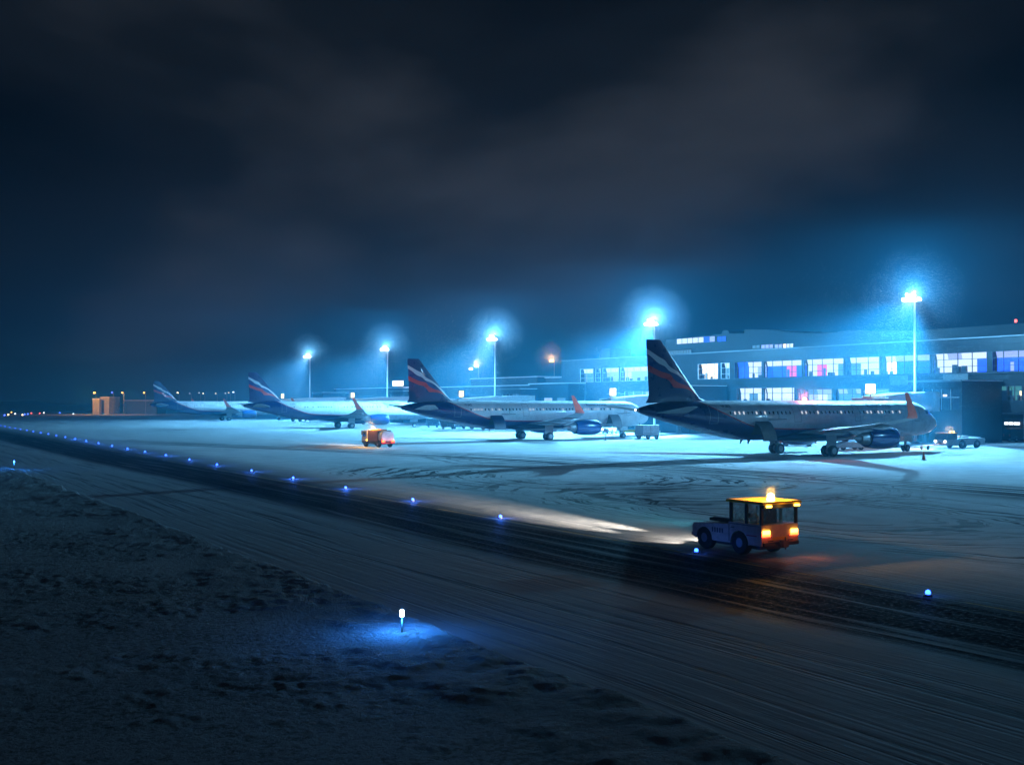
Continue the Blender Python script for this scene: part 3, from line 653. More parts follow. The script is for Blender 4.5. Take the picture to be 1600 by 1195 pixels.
# gate portals: glazed boarding-bridge heads standing before the terminal
def gate_house(s, label, p=133., w=8.5, glow=None):
    r = empty('gate_house', L(p, s), TH, label, 'gate house', 'glazed gate houses at the boarding bridges'); h = w/2
    b = MB(); b.box(0, 8.7, -h, -h+.4, 0, 8.6); b.box(0, 8.7, h-.4, h, 0, 8.6); b.box(.05, .5, -h+.4, h-.4, 7.5, 8.6); b.box(.05, .5, -h+.4, h-.4, 0, 4.6); b.box(8.3, 8.7, -h+.4, h-.4, 0, 8.6); b.build('wall', M['cladding'], r)
    b = MB(); b.box(-.3, 8.7, -h-.2, h+.2, 8.605, 8.75); b.build('roof', M['snow_load'], r)
    b = MB(); b.box(-.45, -.31, -h-.25, h+.25, 8.5, 8.8); b.build('fascia', M['coping'], r)
    b = MB(); b.box(3.0, 3.1, -h+.4, h-.4, 4.6, 7.5); g_ = b.build('glazing', M['room_dark'] if glow is None else M[glow], r)
    b = MB()
    for k in range(6): y = -h+.4+(w-.8)*k/5; b.box(.15, .25, y-.05, y+.05, 4.6, 7.5)
    b.box(.15, .25, -h+.4, h-.4, 6.3, 6.4); b.build('mullions', M['frame_white'], r)
    for y in (-2.4, .6, 2.6):
        b = MB(); b.box(2.6, 2.8, y-.25, y+.25, 6.5, 6.75); b.build('ceiling_lamp', M['lamp_panel'], r)
    return r
GH = ['dark glazed gate house between the nose of the nearest airliner and the concrete wall', 'glazed gate house hidden behind the tail of the nearest airliner', 'glazed gate house with a white roof edge behind the second airliner',
      'glazed gate house behind the third airliner, under the long white sign', 'farthest glazed gate house, at the end of the line']
for k, s in enumerate((105.5, 163., 222., 283., 342.)): gate_house(s, GH[k], glow='room_dim' if k else None)
def block(name, label, p0, p1, s0, s1, z, win=0, m_='cladding'):
    r = empty(name, L(p0, (s0+s1)/2), TH, label, 'building'); h = (s1-s0)/2
    b = MB(); b.box(0, p1-p0, -h, h, 0, z); b.build('wall', M[m_], r)
    b = MB(); b.box(-.25, p1-p0+.25, -h-.2, h+.2, z+.003, z+.25); b.build('roof', M['snow_load'], r)
    for k in range(win):
        y = -h+(2*h)*(k+.5)/win; w = MB(); w.box(-.05, .02, y-h/win*.6, y+h/win*.6, z*.45, z*.68); w.build('window', M[rw.choice(['room_dim', 'room_lav', 'room_dim', 'room_dark'])], r)
    return r
block('annex_building', 'plain flat-roofed block joining the left end of the long terminal', 137.5, 141.9, 205, 221, 9.7, 3)
block('pier_building', 'low pale pier building stretching away beyond the long terminal', 143, 156, 226, 278, 9.6, 9)
block('pier_building', 'farther low pier building between the two most distant gate houses', 143, 156, 287, 352, 9.8, 10)
block('service_building', 'dark roofed service building under the orange lamp beyond the terminal', 158, 172, 216, 246, 11.8, 3, 'cladding_dark')
block('service_building', 'misty service building behind the lit double street lamp', 158, 172, 250, 286, 12.2, 6)
bs = empty('roof_sign', L(140, sp(621, 140)[0], 9.9), TH, 'long white lit sign on the roof behind the third airliner', 'sign')
b = MB(); b.box(0, .3, -3.4, 3.4, .4, 1.9); b.build('panel', M['sign_white'], bs); b = MB(); [b.box(.1, .2, y-.05, y+.05, -.15, .4) for y in (-2.5, 0, 2.5)]; b.build('legs', M['metal'], bs)

# ================================================================== boarding bridges
def bridge(k, s, label):
    r = empty('boarding_bridge', L(131, s+8), TH, label, 'boarding bridge', 'boarding bridges between gate houses and airliners')
    # local frame: rotunda at 0,0; cab at (-21,-8)
    a = Vector((-.5, -.4, 0)); c = Vector((-19.5, -8.2, 0)); d = (c-a).normalized(); nrm = Vector((-d.y, d.x, 0))
    def tun(t0, t1, hwid, zb0, zb1, ht, name, m_):
        p0, p1 = a+(c-a)*t0, a+(c-a)*t1; b = MB(); rs = []
        for p, zb in ((p0, zb0), (p1, zb1)):
            rs.append([tuple(p+nrm*x+Vector((0, 0, zb+z))) for x, z in ((-hwid, 0), (hwid, 0), (hwid, ht), (-hwid, ht))])
        b.rings(rs); return b.build(name, m_, r)
    tun(0, .56, 1.25, 4.45, 4.05, 2.55, 'tunnel', M['white_paint']); tun(.50, 1, 1.45, 4.05, 3.55, 2.75, 'outer_tunnel', M['white_paint'])
    tun(0, .56, 1.3, 7.02, 6.62, .14, 'roof_snow', M['snow_load']); tun(.50, 1, 1.5, 6.82, 6.32, .14, 'outer_roof_snow', M['snow_load'])
    b = MB(); b.tube((.6, .2, 0), (.6, .2, 4.4), .45, n=16); b.build('column', M['concrete'], r, smooth=.6)
    b = MB(); b.tube((.6, .2, 4.4), (.6, .2, 7.1), 1.9, n=20); b.build('rotunda', M['white_paint'], r, smooth=.6)
    b = MB(); b.box(-22.2, -19.0, -10.3, -7.0, 3.45, 6.25); b.build('cab', M['white_paint'], r, bevel=.1)
    b = MB(); b.box(-22.24, -22.21, -9.9, -7.4, 4.6, 5.8); b.build('cab_window', M['glass_dark'], r)
    for sd in (-1, 1):
        p = a+(c-a)*.8+nrm*sd*1.2; b = MB(); b.tube(p+Vector((0, 0, .9)), p+Vector((0, 0, 4.)), .16, n=8); b.build('leg', M['metal'], r)
    p = a+(c-a)*.8; b = MB(); b.tube(p-nrm*1.5+Vector((0, 0, .8)), p+nrm*1.5+Vector((0, 0, .8)), .2, n=8); b.build('axle_beam', M['yellow_paint'], r)
    for sd in (-1, 1):
        q = p+nrm*sd*1.5+Vector((0, 0, .55)); b = MB(); b.tube(q-nrm*.2, q+nrm*.2, .55, n=18); b.build('wheel', M['tyre'], r)
    b = MB(); b.box(-20.9, -20.5, -9.4, -8.2, 6.75, 7.95); b.build('gate_sign', M['sign_yellow'], r)
    b = MB(); b.tube((-20.7, -8.8, 6.2), (-20.7, -8.8, 6.8), .08, n=8); b.build('sign_post', M['metal'], r)
    b = MB(); rail = [(-22, -8.8), (-18, -7.2), (-14, -5.7)]
    for (x0, y0), (x1, y1) in zip(rail, rail[1:]): b.tube((x0, y0, 7.0), (x1, y1, 7.25), .03, n=6)
    b.build('handrail', M['metal'], r)
    return r
BR = ['boarding bridge at the nearest airliner, its square yellow sign lit above the fuselage', 'boarding bridge whose yellow sign glows above the second airliner nose', 'boarding bridge whose lit sign touches the tail of the second airliner',
      'boarding bridge with its lit sign just above the winglet of the third airliner', 'boarding bridge with its lit sign beside the tail fin of the third airliner']
for k, (u, s) in enumerate(((1348, 98), (950, 152), (716, 204.5), (547, 261), (438, 312))): bridge(k, s, BR[k])

# ================================================================== wheels and vehicles
def wheel(par, x, y, r_=.4, w=.28, name='wheel', rm='rim'):
    b = MB(); b.lathe([(-w/2, r_*.6), (-w/2, r_*.9), (-w*.3, r_), (w*.3, r_), (w/2, r_*.9), (w/2, r_*.6)], (x, y, r_), 'y', 24); o = b.build(name, M['tyre'], par, smooth=.6)
    b = MB(); b.lathe([(-w*.54, r_*.08), (-w*.48, r_*.56), (w*.48, r_*.56), (w*.54, r_*.08)], (x, y, r_), 'y', 16); b.build('rim', M[rm], o, smooth=.5); return o
def arch(cx, r_, z0, n=9): return [(cx-r_*math.cos(math.pi*k/n), z0+r_*math.sin(math.pi*k/n)) for k in range(n+1)]
# --- baggage tractor in the lane
tug_loc = gp(1190, 872); hd = math.atan2(UV[1], UV[0])
T = empty('baggage_tractor', (tug_loc.x, tug_loc.y, 0), hd, 'white baggage tractor with a yellow roof and glowing amber beacon driving along the dark lane', 'baggage tractor')
# local: x forward (rear 0, front 3.9), y: 0 near side .. -1.85 far side
prof_ = [(0, .42)]+[(.72, .42)]+arch(1.2, .50, .40)+[(2.6, .38)]+arch(3.2, .47, .40)+[(3.78, .42), (3.9, .5), (3.9, .86), (3.8, .98), (2.6, 1.06), (1.82, 1.10), (1.78, 1.2), (0, 1.2)]
b = MB(); b.prof(prof_, 0, -1.85); body = b.build('body', M['tug_paint'], T, bevel=.025)
b = MB(); b.box(2.0, 3.35, -1.45, -.4, 1.08, 1.20); b.build('engine_cover', M['dark_metal'], T, bevel=.03)
b = MB(); b.box(.35, 3.6, -1.6, -.25, .25, .55); b.build('chassis', M['dark_metal'], T)
b = MB()
for (x, y) in ((.06, -.06), (.06, -1.79), (1.70, -.06), (1.70, -1.79), (.85, -.055), (.85, -1.795)): b = MB(); b.box(x-.05, x+.05, y-.05, y+.05, 1.2, 1.95); b.build('cab_pillar', M['dark_metal'], T)
b = MB(); b.prof([(-.12, 1.95), (1.86, 1.95), (1.9, 2.0), (1.82, 2.06), (-.08, 2.06), (-.16, 2.0)], .06, -1.91); b.build('roof', M['yellow_paint'], T, bevel=.02)
b = MB(); b.box(-.14, -.04, -1.86, .01, 1.82, 1.945); b.build('rear_header', M['dark_metal'], T)
for nm, c_ in (('rear_window', (.05, .06, -1.73, -.12, 1.24, 1.92)), ('windscreen', (1.70, 1.71, -1.73, -.12, 1.24, 1.92)), ('side_window', (.12, 1.64, -.066, -.056, 1.24, 1.92)), ('side_window', (.12, 1.64, -1.796, -1.786, 1.24, 1.92))):
    b = MB(); b.box(*c_); b.build(nm, M['cab_glass'], T)
b = MB(); b.box(.45, .95, -1.15, -.62, .9, 1.3); b.box(.38, .5, -1.15, -.62, 1.2, 1.72); b.build('seat', M['dark_metal'], T, bevel=.03)
b = MB(); b.tube((1.3, -.88, 1.3), (1.38, -.88, 1.42), .19, n=16); b.build('steering_wheel', M['dark_metal'], T)
for x in (1.2, 3.2):
    for y in (-.16, -1.69): wheel(T, x, y, .45, .32, rm='gear_grey')
for y in (-.22, -1.63):
    b = MB(); b.box(-.05, -.005, y-.17, y+.17, .86, 1.0); b.build('tail_lamp', M['tail_amber'], T, bevel=.015)
    b = MB(); b.box(-.045, -.005, y-.2, y+.2, .77, .85); b.build('brake_lamp', M['tail_red'], T, bevel=.01)
    b = MB(); b.box(-.19, -.145, y-.13, y+.13, 1.86, 1.94); b.build('marker_lamp', M['tail_amber'], T, bevel=.01)
    lamp('tail_glow', 'POINT', (-1.2, y, .55), T, (1, .17, .03), 6, .06)
    b = MB(); b.lathe([(0, .1), (.04, .09)], (3.9, y, .80), 'x', 12); b.build('headlamp', M['headlight'], T)
    b = MB(); b.lathe([(0, .08), (.04, .07)], (3.9, y, .62), 'x', 12); b.build('fog_lamp', M['headlight'], T)
    lamp('headlamp_beam', 'SPOT', (4.02, y, .80), T, (1, .87, .72), 150000, .06, (1, 0, -.017), 17, 1); lamp('dipped_beam', 'SPOT', (4.02, y, .62), T, (1, .88, .74), 2600, .06, (1, 0, -.16), 60, 1)
b = MB(); b.box(-.1, 0, -1.80, -.05, .42, .56); b.build('rear_bumper', M['dark_metal'], T, bevel=.02)
b = MB(); b.box(-.32, -.1, -1.05, -.80, .38, .62); b.tube((-.28, -.925, .3), (-.28, -.925, .75), .03, n=8); b.build('tow_hitch', M['dark_metal'], T)
b = MB(); b.box(3.9, 4.02, -1.8, -.05, .45, .60); b.build('front_bumper', M['tyre'], T, bevel=.02)
b = MB(); [b.box(x, x+.012, .001, .008, .46, 1.17) for x in (1.74, 1.76)]; b.box(.15, 1.7, .001, .008, 1.13, 1.15); b.build('door_seam', M['frame_dark'], T)
b = MB(); b.tube((1.45, .03, 1.0), (1.62, .03, 1.0), .014, n=8); b.build('door_handle', M['dark_metal'], T)
b = MB(); b.tube((1.95, -1.6, .95), (1.95, -1.6, 1.7), .04, n=10); b.build('exhaust_stack', M['dark_metal'], T)
b = MB(); [b.box(2.1+.14*i, 2.17+.14*i, .001, .01, .72, .90) for i in range(5)]; b.build('hood_vents', M['frame_dark'], T)
for y in (-.30, -1.55): b = MB(); b.tube((-.03, y, .60), (-.03, y+.25*(1 if y < -1 else -1), .60), .018, n=8); b.build('rear_handle', M['dark_metal'], T)
b = MB(); b.box(-.012, -.001, -1.3, -.55, .62, .74); b.build('number_board', M['yellow_paint'], T)
b = MB(); b.tube((1.74, -.5, 1.25), (1.72, -.8, 1.6), .012, n=6); b.build('wiper', M['frame_dark'], T)
b = MB(); b.prof([(2.05, 1.21), (3.3, 1.21), (3.2, 1.245), (2.2, 1.25)], -1.4, -.5); b.build('snow_cover', M['snow_load'], T, bevel=.02)
b = MB(); b.lathe([(0, .15), (.05, .15), (.06, .13), (.20, .12), (.26, .04)], (.5, -.95, 2.065), 'z', 16); b.build('beacon', M['amber_beacon'], T, smooth=.6)
lamp('beacon_light', 'POINT', (.5, -.95, 2.40), T, (1, .50, .07), 500, .05)
lamp('beacon_rear_light', 'POINT', (-.35, -.9, 1.9), T, (1, .45, .05), 3, .07)
b = MB(); b.box(.6, .64, -.02, .06, 1.45, 1.62); b.build('mirror', M['dark_metal'], T)
b = MB(); b.box(.25, .8, .002, .012, .75, .8); b.build('side_stripe', M['red_paint'], T)

# --- airfield truck with a round-backed tank, on the apron
tl = gp(596, 699.5); hd2 = math.atan2(.80, -.60)
K = empty('tanker_truck', (tl.x, tl.y, 0), hd2, 'short tanker truck under an amber flashing light on the snowy apron', 'tanker truck')
b = MB(); b.box(.1, 4.9, -2.0, 0, .45, .75); b.build('chassis', M['dark_metal'], K)
b = MB(); b.prof([(0.9, .75), (3.5, .75), (3.5, 2.15), (0.9, 2.15)], -1.98, -.02); b.build('side_body', M['truck_side'], K, bevel=.06)
b = MB(); rs = []
for x, k in ((.12, .90), (.2, .98), (.95, 1.)):
    rs.append([(x, -1.0+.95*k*math.copysign(abs(math.cos(t))**.6, math.cos(t)), 1.42+.66*k*math.copysign(abs(math.sin(t))**.6, math.sin(t))) for t in [2*math.pi*i/20 for i in range(20)]])
b.rings(rs); b.build('tank', M['white_paint'], K, smooth=.6)
b = MB(); b.prof([(3.55, .5), (5.0, .5), (5.05, 1.25), (4.85, 2.1), (3.55, 2.2)], -2.0, 0); b.build('cab', M['white_paint'], K, bevel=.05)
b = MB(); b.box(3.9, 4.7, .004, .014, 1.35, 2.0); b.build('side_window', M['glass_dark'], K); b = MB(); b.box(3.56, 3.6, -1.8, -.2, 1.35, 1.95); b.build('rear_window', M['glass_dark'], K)
for x in (1.0, 4.2):
    for y in (-.18, -1.82): wheel(K, x, y, .46, .3)
for y in (-.3, -1.7):
    b = MB(); b.box(.02, .1, y-.2, y+.2, .7, .93); b.build('tail_lamp', M['tail_red'], K, bevel=.02); lamp('tail_glow', 'POINT', (-.3, y, .8), K, (1, .12, .04), 18, .1)
    b = MB(); b.lathe([(0, .12), (.04, .1)], (5.03, y, .8), 'x', 12); b.build('headlamp', M['headlight'], K)
    lamp('headlamp_beam', 'SPOT', (5.2, y, .9), K, (1, .85, .72), 9000, .08, (1, 0, -.05), 36, 1)
b = MB(); b.box(0, .12, -1.95, -.05, .5, .66); b.build('rear_bumper', M['red_paint'], K, bevel=.02)
b = MB(); b.box(1.2, 3.3, -1.5, -.6, 2.15, 2.3); b.build('roof_locker', M['orange_paint'], K, bevel=.02)
for y in (.22, -2.22):
    b = MB(); b.box(4.5, 4.56, y-.1, y+.1, 1.55, 2.05); mi_ = b.build('mirror', M['dark_metal'], K); b = MB(); b.tube((4.53, y*1., 1.8), (4.53, -1. + (y+1)*.85, 1.75), .025, n=6); b.build('mirror_arm', M['dark_metal'], mi_)
b = MB(); b.box(3.6, 3.75, .004, .06, .8, .95); b.build('side_marker', M['tail_amber'], K)
b = MB(); b.lathe([(0, .14), (.12, .14), (.2, .05)], (3.0, -.5, 2.31), 'z', 14); b.build('beacon', M['amber_beacon'], K); lamp('beacon_light', 'POINT', (2.3, .15, 2.9), K, (1, .5, .1), 900, .1)

# --- aircraft push-back tractor and tow bar at the nearest nose
pt = gp(1483, 700); hp = math.atan2(-.45, -.89)
Q = empty('pushback_tractor', (pt.x, pt.y, 0), hp, 'white push-back tractor with headlamps lit facing the nearest airliner', 'pushback tractor')
# local x forward toward aircraft: front face at +1.6, tail at -5
prof_ = [(-4.9, .45)]+arch(-3.7, .62, .42)+[(-2.2, .35)]+arch(-1.15, .62, .42)+[(-.3, .35), (1.4, .35), (1.55, .6), (1.5, 1.05), (-.4, 1.15), (-.5, 1.3), (-5.0, 1.2), (-5.15, 1.0)]
b = MB(); b.prof(prof_, 1.1, -1.1); b.build('body', M['white_paint'], Q, bevel=.04)
b = MB(); b.prof([(-.35, 1.14), (1.46, 1.06), (1.2, 1.75), (-.35, 1.85)], 1.0, -1.0); cb = b.build('cab', M['dark_metal'], Q, bevel=.03)
b = MB(); b.prof([(1.50, 1.12), (1.27, 1.68), (1.25, 1.68), (1.48, 1.12)], .9, -.9); b.build('windscreen', M['glass_dark'], cb)
b = MB(); b.box(-.4, 1.25, -1.05, 1.05, 1.86, 1.93); b.build('roof', M['orange_paint'], cb, bevel=.02)
b = MB(); b.box(-4.6, -2.8, -.8, .8, 1.28, 1.36); b.box(-2.5, -1.0, -.8, .8, 1.32, 1.52); b.build('engine_deck', M['white_paint'], Q, bevel=.03)
for x in (-3.7, -1.15):
    for y in (-.95, .95): wheel(Q, x, y, .52, .34)
for y in (-.75, .75):
    b = MB(); b.lathe([(0, .13), (.05, .11)], (1.56, y, .85), 'x', 12); b.build('headlamp', M['headlight'], Q); 
lamp('headlamp_beam', 'SPOT', (1.8, 0, .9), Q, (1, .8, .72), 9000, .1, (1, 0, -.02), 80, 1)
for y in (.1, .6):
    b = MB(); b.lathe([(0, .1), (.12, .1), (.18, .03)], (-.1, y, 1.935), 'z', 12); b.build('beacon', M['tail_amber'], Q)
b = MB(); b.tube((-.3, -.8, 1.93), (-.3, -.8, 2.6), .04, n=6); b.tube((-.3, .3, 1.93), (-.3, .3, 2.6), .04, n=6); b.tube((-.3, -.8, 2.6), (-.3, .3, 2.6), .04, n=6); b.build('light_frame', M['dark_metal'], Q)
lamp('beacon_light', 'POINT', (0, 0, 2.4), Q, (1, .5, .15), 160, .1)
ng = Vector((PL[0][0][0]-math.cos(.564)*5.07, PL[0][0][1]-math.sin(.564)*5.07, .45)); fr = Q.matrix_basis if False else None
front = Vector((pt.x+math.cos(hp)*1.6, pt.y+math.sin(hp)*1.6, .5))
tbr = empty('tow_bar', (ng.x, ng.y, 0), 0, 'tow bar with a small wheel pair between nose gear and push-back tractor', 'tow bar')
d = front-ng; b = MB(); b.tube((.5*d.normalized().x, .5*d.normalized().y, .42), (d.x, d.y, .5), .06, n=8); b.build('bar', M['red_paint'], tbr)
md = d*.55; pn = Vector((-d.y, d.x, 0)).normalized()
b = MB(); b.tube((md.x-pn.x*.4, md.y-pn.y*.4, .3), (md.x+pn.x*.4, md.y+pn.y*.4, .3), .04, n=6); b.build('axle', M['metal'], tbr)
for k in (-1, 1):
    c = md+pn*.4*k; b = MB(); b.tube((c.x-pn.x*.08, c.y-pn.y*.08, .28), (c.x+pn.x*.08, c.y+pn.y*.08, .28), .28, n=16); b.build('wheel', M['tyre'], tbr)

# --- ground power unit
gl = gp(993, 686); GPU = empty('ground_power_unit', (gl.x, gl.y, 0), -.12, 'white ground power unit on wheels standing beyond the tail tip of the nearest airliner', 'ground power unit')
b = MB(); b.box(0.05, 3.6, .05, 1.8, .62, 2.15); b.build('housing', M['white_paint'], GPU, bevel=.05)
b = MB(); b.box(-.02, 1.15, -.01, .045, .7, 2.1); b.build('end_panel', M['gear_grey'], GPU)
b = MB(); b.box(2.3, 2.34, .03, .046, .75, 2.1); b.box(1.3, 3.3, .03, .046, .85, .9); b.build('panel_joints', M['frame_dark'], GPU)
b = MB(); b.box(0.1, 3.5, .15, 1.7, .4, .615); b.build('chassis', M['dark_metal'], GPU)
for x in (.5, 1.9, 3.2):
    for y in (.2, 1.6): wheel(GPU, x, y, .36, .24)
b = MB(); b.tube((.6, .5, 2.15), (.6, .5, 2.5), .05, n=8); b.build('exhaust', M['dark_metal'], GPU)

# --- thin marker post with a lamp box
mp_ = gp(946.5, 688); mk = empty('marker_post', mp_, 0, 'thin marker post on a round foot in front of the second airliner nose', 'post')
b = MB(); b.lathe([(0, .28), (.08, .22), (.2, .05)], (0, 0, 0), 'z', 14); b.build('foot', M['dark_metal'], mk); b = MB(); b.tube((0, 0, .15), (0, 0, 1.2), .045, n=8); b.build('pole', M['gear_grey'], mk); b = MB(); b.box(-.28, .28, -.1, .1, 1.2, 1.75); b.build('box', M['gear_grey'], mk, bevel=.03)
# --- traffic cone
cn = empty('traffic_cone', gp(1443.5, 718.5), 0, 'dark traffic cone alone on the snow below the nearest airliner nose', 'traffic cone')
b = MB(); b.box(-.22, .22, -.22, .22, 0, .05); b.build('base', M['tyre'], cn); b = MB(); b.lathe([(.05, .17), (.8, .04)], (0, 0, 0), 'z', 16); b.build('cone', M['cone_orange'], cn, smooth=.6); b = MB(); b.lathe([(.35, .118), (.5, .090)], (0, 0, 0), 'z', 16, cap=False); b.build('band', M['grey_paint'], cn)

# --- vans, loaders, carts
def van(u, v, rz, label, name='service_van', length=4.8, h=2.2, m_='white_paint', lit=True, front=1):
    w = gp(u, v); r = empty(name, w, rz, label, 'van'); 
    pf = [(0, .4)]+arch(.95, .42, .4)+arch(length-1.0, .42, .4)+[(length, .45), (length, .95), (length-.75, 1.15), (length-1.45, h-.05), (length-1.7, h), (.1, h), (0, h-.15)]
    b = MB(); b.prof(pf, .95, -.95); b.build('body', M[m_], r, bevel=.04)
    b = MB(); b.prof([(length-.82, 1.2), (length-1.42, h-.15), (length-1.40, h-.13), (length-.78, 1.22)], .85, -.85); b.build('windscreen', M['glass_dark'], r)
    for y in (.955, -.965): b = MB(); b.box(length-2.4, length-1.5, y, y+.01, 1.25, h-.25); b.build('side_window', M['glass_dark'], r)
    for x in (.95, length-1.0):
        for y in (-.82, .82): wheel(r, x, y, .34, .22)
    for y in (-.7, .7):
        b = MB(); b.box(length-.02, length+.03, y-.13, y+.13, .7, .88); b.build('headlamp', M['headlight'] if lit else M['glass_dark'], r)
        b = MB(); b.box(-.03, .01, y-.1, y+.1, .8, 1.1); b.build('tail_lamp', M['red_paint'], r)
    return r
van(958, 677, R(-110), 'pale van with headlamps lit, below the nose of the second airliner')
van(1573, 690, R(10), 'dark van parked under the arcade of the terminal', m_='cladding_dark', lit=False, h=1.9)
van(1275, 697, R(170), 'small service van glimpsed between the landing gear of the nearest airliner', lit=True, m_='orange_paint')  # orange body colour stands in for orange light falling on the van
def cart(u, v, rz, label, cover=True, m_='grey_paint'):
    w = gp(u, v); r = empty('baggage_cart', w, rz, label, 'baggage cart', 'baggage carts beneath the second airliner tail')
    b = MB(); b.box(0, 2.9, -.8, .8, .45, .6); b.build('deck', M['dark_metal'], r)
    b = MB(); b.box(0, .08, -.8, .8, .6, 2.0); b.box(2.82, 2.9, -.8, .8, .6, 2.0); b.box(.08, 2.82, .72, .8, .6, 1.95); b.build('side_panel', M[m_], r)
    b = MB(); b.box(-.05, 2.95, -.85, .85, 2.003, 2.1); b.build('canopy', M['white_paint'], r)
    b = MB(); b.box(.3, 1.3, -.6, .5, .6, 1.2); b.box(1.45, 2.4, -.55, .5, .6, 1.05); b.build('luggage', M['gear_grey'], r, bevel=.04)
    for x in (.5, 2.4):
        for y in (-.7, .7): wheel(r, x, y, .22, .14)
    b = MB(); b.tube((2.9, 0, .5), (3.7, 0, .35), .04, n=6); b.build('drawbar', M['metal'], r)
    return r
cart(666, 667.5, .1, 'baggage cart nearest the tail cone of the second airliner'); cart(689, 670.5, .0, 'foremost baggage cart of the row, beneath the belly of the second airliner'); cart(707, 670, -.02, 'middle baggage cart of the row beneath the second airliner belly', m_='white_paint'); cart(720, 669, .0, 'last baggage cart of the row, toward the landing gear')
bl = empty('belt_loader', gp(1303, 703), R(12), 'white belt loader standing beyond the main wheels of the nearest airliner', 'belt loader')
b = MB(); b.prof([(0, .3), (3.9, .3), (3.9, .75), (3.0, .95), (2.2, 1.0), (1.2, 1.0), (.3, .7), (0, .6)], .9, -.9); b.build('body', M['white_paint'], bl, bevel=.05)
b = MB(); b.prof([(.2, 1.0), (4.6, 1.55), (4.6, 1.7), (.2, 1.15)], .45, -.45); b.build('conveyor', M['maroon'], bl); b = MB(); b.tube((.2, .5, 1.4), (4.5, .5, 1.95), .04, n=6); b.tube((.2, -.5, 1.4), (4.5, -.5, 1.95), .04, n=6); b.build('handrail', M['white_paint'], bl)
for x in (.8, 3.1):
    for y in (-.75, .75): wheel(bl, x, y, .32, .2)
b = MB(); b.box(1.5, 2.1, .35, .85, 1.0, 1.5); b.build('seat', M['maroon'], bl, bevel=.03)

# ================================================================== taxiway edge lights
ORD = ['second', 'third', 'fourth', 'fifth', 'sixth', 'seventh', 'eighth', 'ninth', 'tenth', 'eleventh', 'twelfth', 'thirteenth', 'fourteenth', 'fifteenth', 'sixteenth', 'seventeenth', 'eighteenth', 'nineteenth', 'twentieth', 'twenty-first', 'twenty-second', 'twenty-third', 'twenty-fourth', 'twenty-fifth']
ED = [(1450, 931), (1088, 864), (782, 810), (645, 783), (540, 764), (458, 748.5), (393, 737), (339, 727.5), (296, 719.5), (259, 712.5), (226.5, 707), (199, 702), (175, 697.5), (154, 693.5), (134.5, 689.8), (117.5, 686.5), (102, 683.8), (88, 681.3), (75.5, 679), (63.5, 676.8), (52, 674.8), (42, 673), (32, 671.3), (24, 669.7), (15.5, 668.3), (8, 666.8), (1, 665.6)]
def edge_light():
    r = empty('taxiway_edge_light', (0, 0, 0))
    b = MB(); b.lathe([(0, .13), (.05, .13), (.06, .09)], (0, 0, .004), 'z', 14); b.build('base', M['dark_metal'], r)
    b = MB(); b.lathe([(.06, .07), (.12, .08), (.17, .05), (.185, .01)], (0, 0, .004), 'z', 14); b.build('lens', M['blue_lens'], r, smooth=.6)
    return r
ep = edge_light()
for i, (u, v) in enumerate(ED):
    o = ep if i == 0 else copy_tree(ep); o.location = gp(u, v)
    lb = 'low blue taxiway light shining alone on the dark lane behind the baggage tractor' if i == 0 else 'low blue taxiway light right beside the front wheel of the baggage tractor' if i == 1 else \
        'bluish white taxiway light lying in the headlamp beam, first ahead of the baggage tractor' if i == 2 else 'small blue taxiway light, %s in the row ahead of the baggage tractor' % ORD[i-3]
    tag(o, lb, 'taxiway light', 'blue lights in a row along the dark lane')
    if i < 16: lamp('edge_glow', 'POINT', (0, 0, .30), o, (.03, .16, 1), ((12, .6)[i] if i < 2 else 60+12*i), .05)
def post_light(u, v, label, hgt=.72, lm='post_lens'):
    w = gp(u, v, .10); r = empty('snow_marker_light', w, 0, label, 'taxiway light', 'blue post lights standing in the rough snow')
    b = MB(); b.tube((0, 0, -.12), (0, 0, hgt-.16), .022, n=10); b.build('stake', M['dark_metal'], r)
    b = MB(); b.lathe([(hgt-.17, .045), (hgt-.15, .055), (hgt-.02, .055), (hgt, .035)], (0, 0, 0), 'z', 16); b.build('lens', M[lm], r, smooth=.6)
    lamp('post_glow', 'POINT', (0, 0, hgt+.05), r, (.02, .22, 1), 150, .04); lamp('post_glow', 'POINT', (0, -.08, hgt-.26), r, (.03, .30, 1), 60, .03); return r
post_light(628, 988, 'nearest blue lamp on a thin stake, casting a bright blue pool on the snow', .56)
post_light(22, 733, 'far blue lamp on a stake in the rough snow, beside the near taxiway edge', .72, 'post_blue')

# ================================================================== far lights, lamps and buildings
def far_light(u, v, m_, lb, r_=.28, grp='small coloured lights far across the airfield'):
    w = gp(u, v+.6); b = MB(); b.tube((0, 0, 0), (0, 0, .25), .1, n=8); r = empty('airfield_light', w, 0, lb, 'airfield light', grp); b.build('stem', M['dark_metal'], r)
    b = MB(); b.lathe([(.25, r_*.8), (.25+r_, r_), (.25+2*r_, r_*.5)], (0, 0, 0), 'z', 10); b.build('lens', M[m_], r)
FL = [(7, 650, 'far_blue', 'blue airfield light farthest left in the distance'), (13, 649, 'far_yellow', 'faint yellow light just right of the farthest left blue one'), (18, 645, 'far_amber', 'amber airfield light above the left end of the lane'), (23.5, 647.5, 'far_white', 'whitish light right of the lone amber one'),
      (35, 649.5, 'far_yellow', 'small yellow light left of a blue pair far off'), (38.5, 648.5, 'far_blue', 'left light of a close blue pair far off'), (43.5, 648, 'far_blue', 'right light of a close blue pair far off'), (49, 646.5, 'far_red', 'red far light beside the close blue pair'),
      (62, 646.5, 'far_red', 'red far light touching a whitish blue one'), (68.5, 645.8, 'far_white', 'whitish light touching the right red one'), (93.5, 646, 'far_blue', 'single blue light midway along the distant row'), (114.5, 647.5, 'far_white', 'bright whitish green light right of the single blue one'), (162.5, 645, 'far_white', 'lone cyan light below the orange lit hangar')]
for f in FL: far_light(*f)
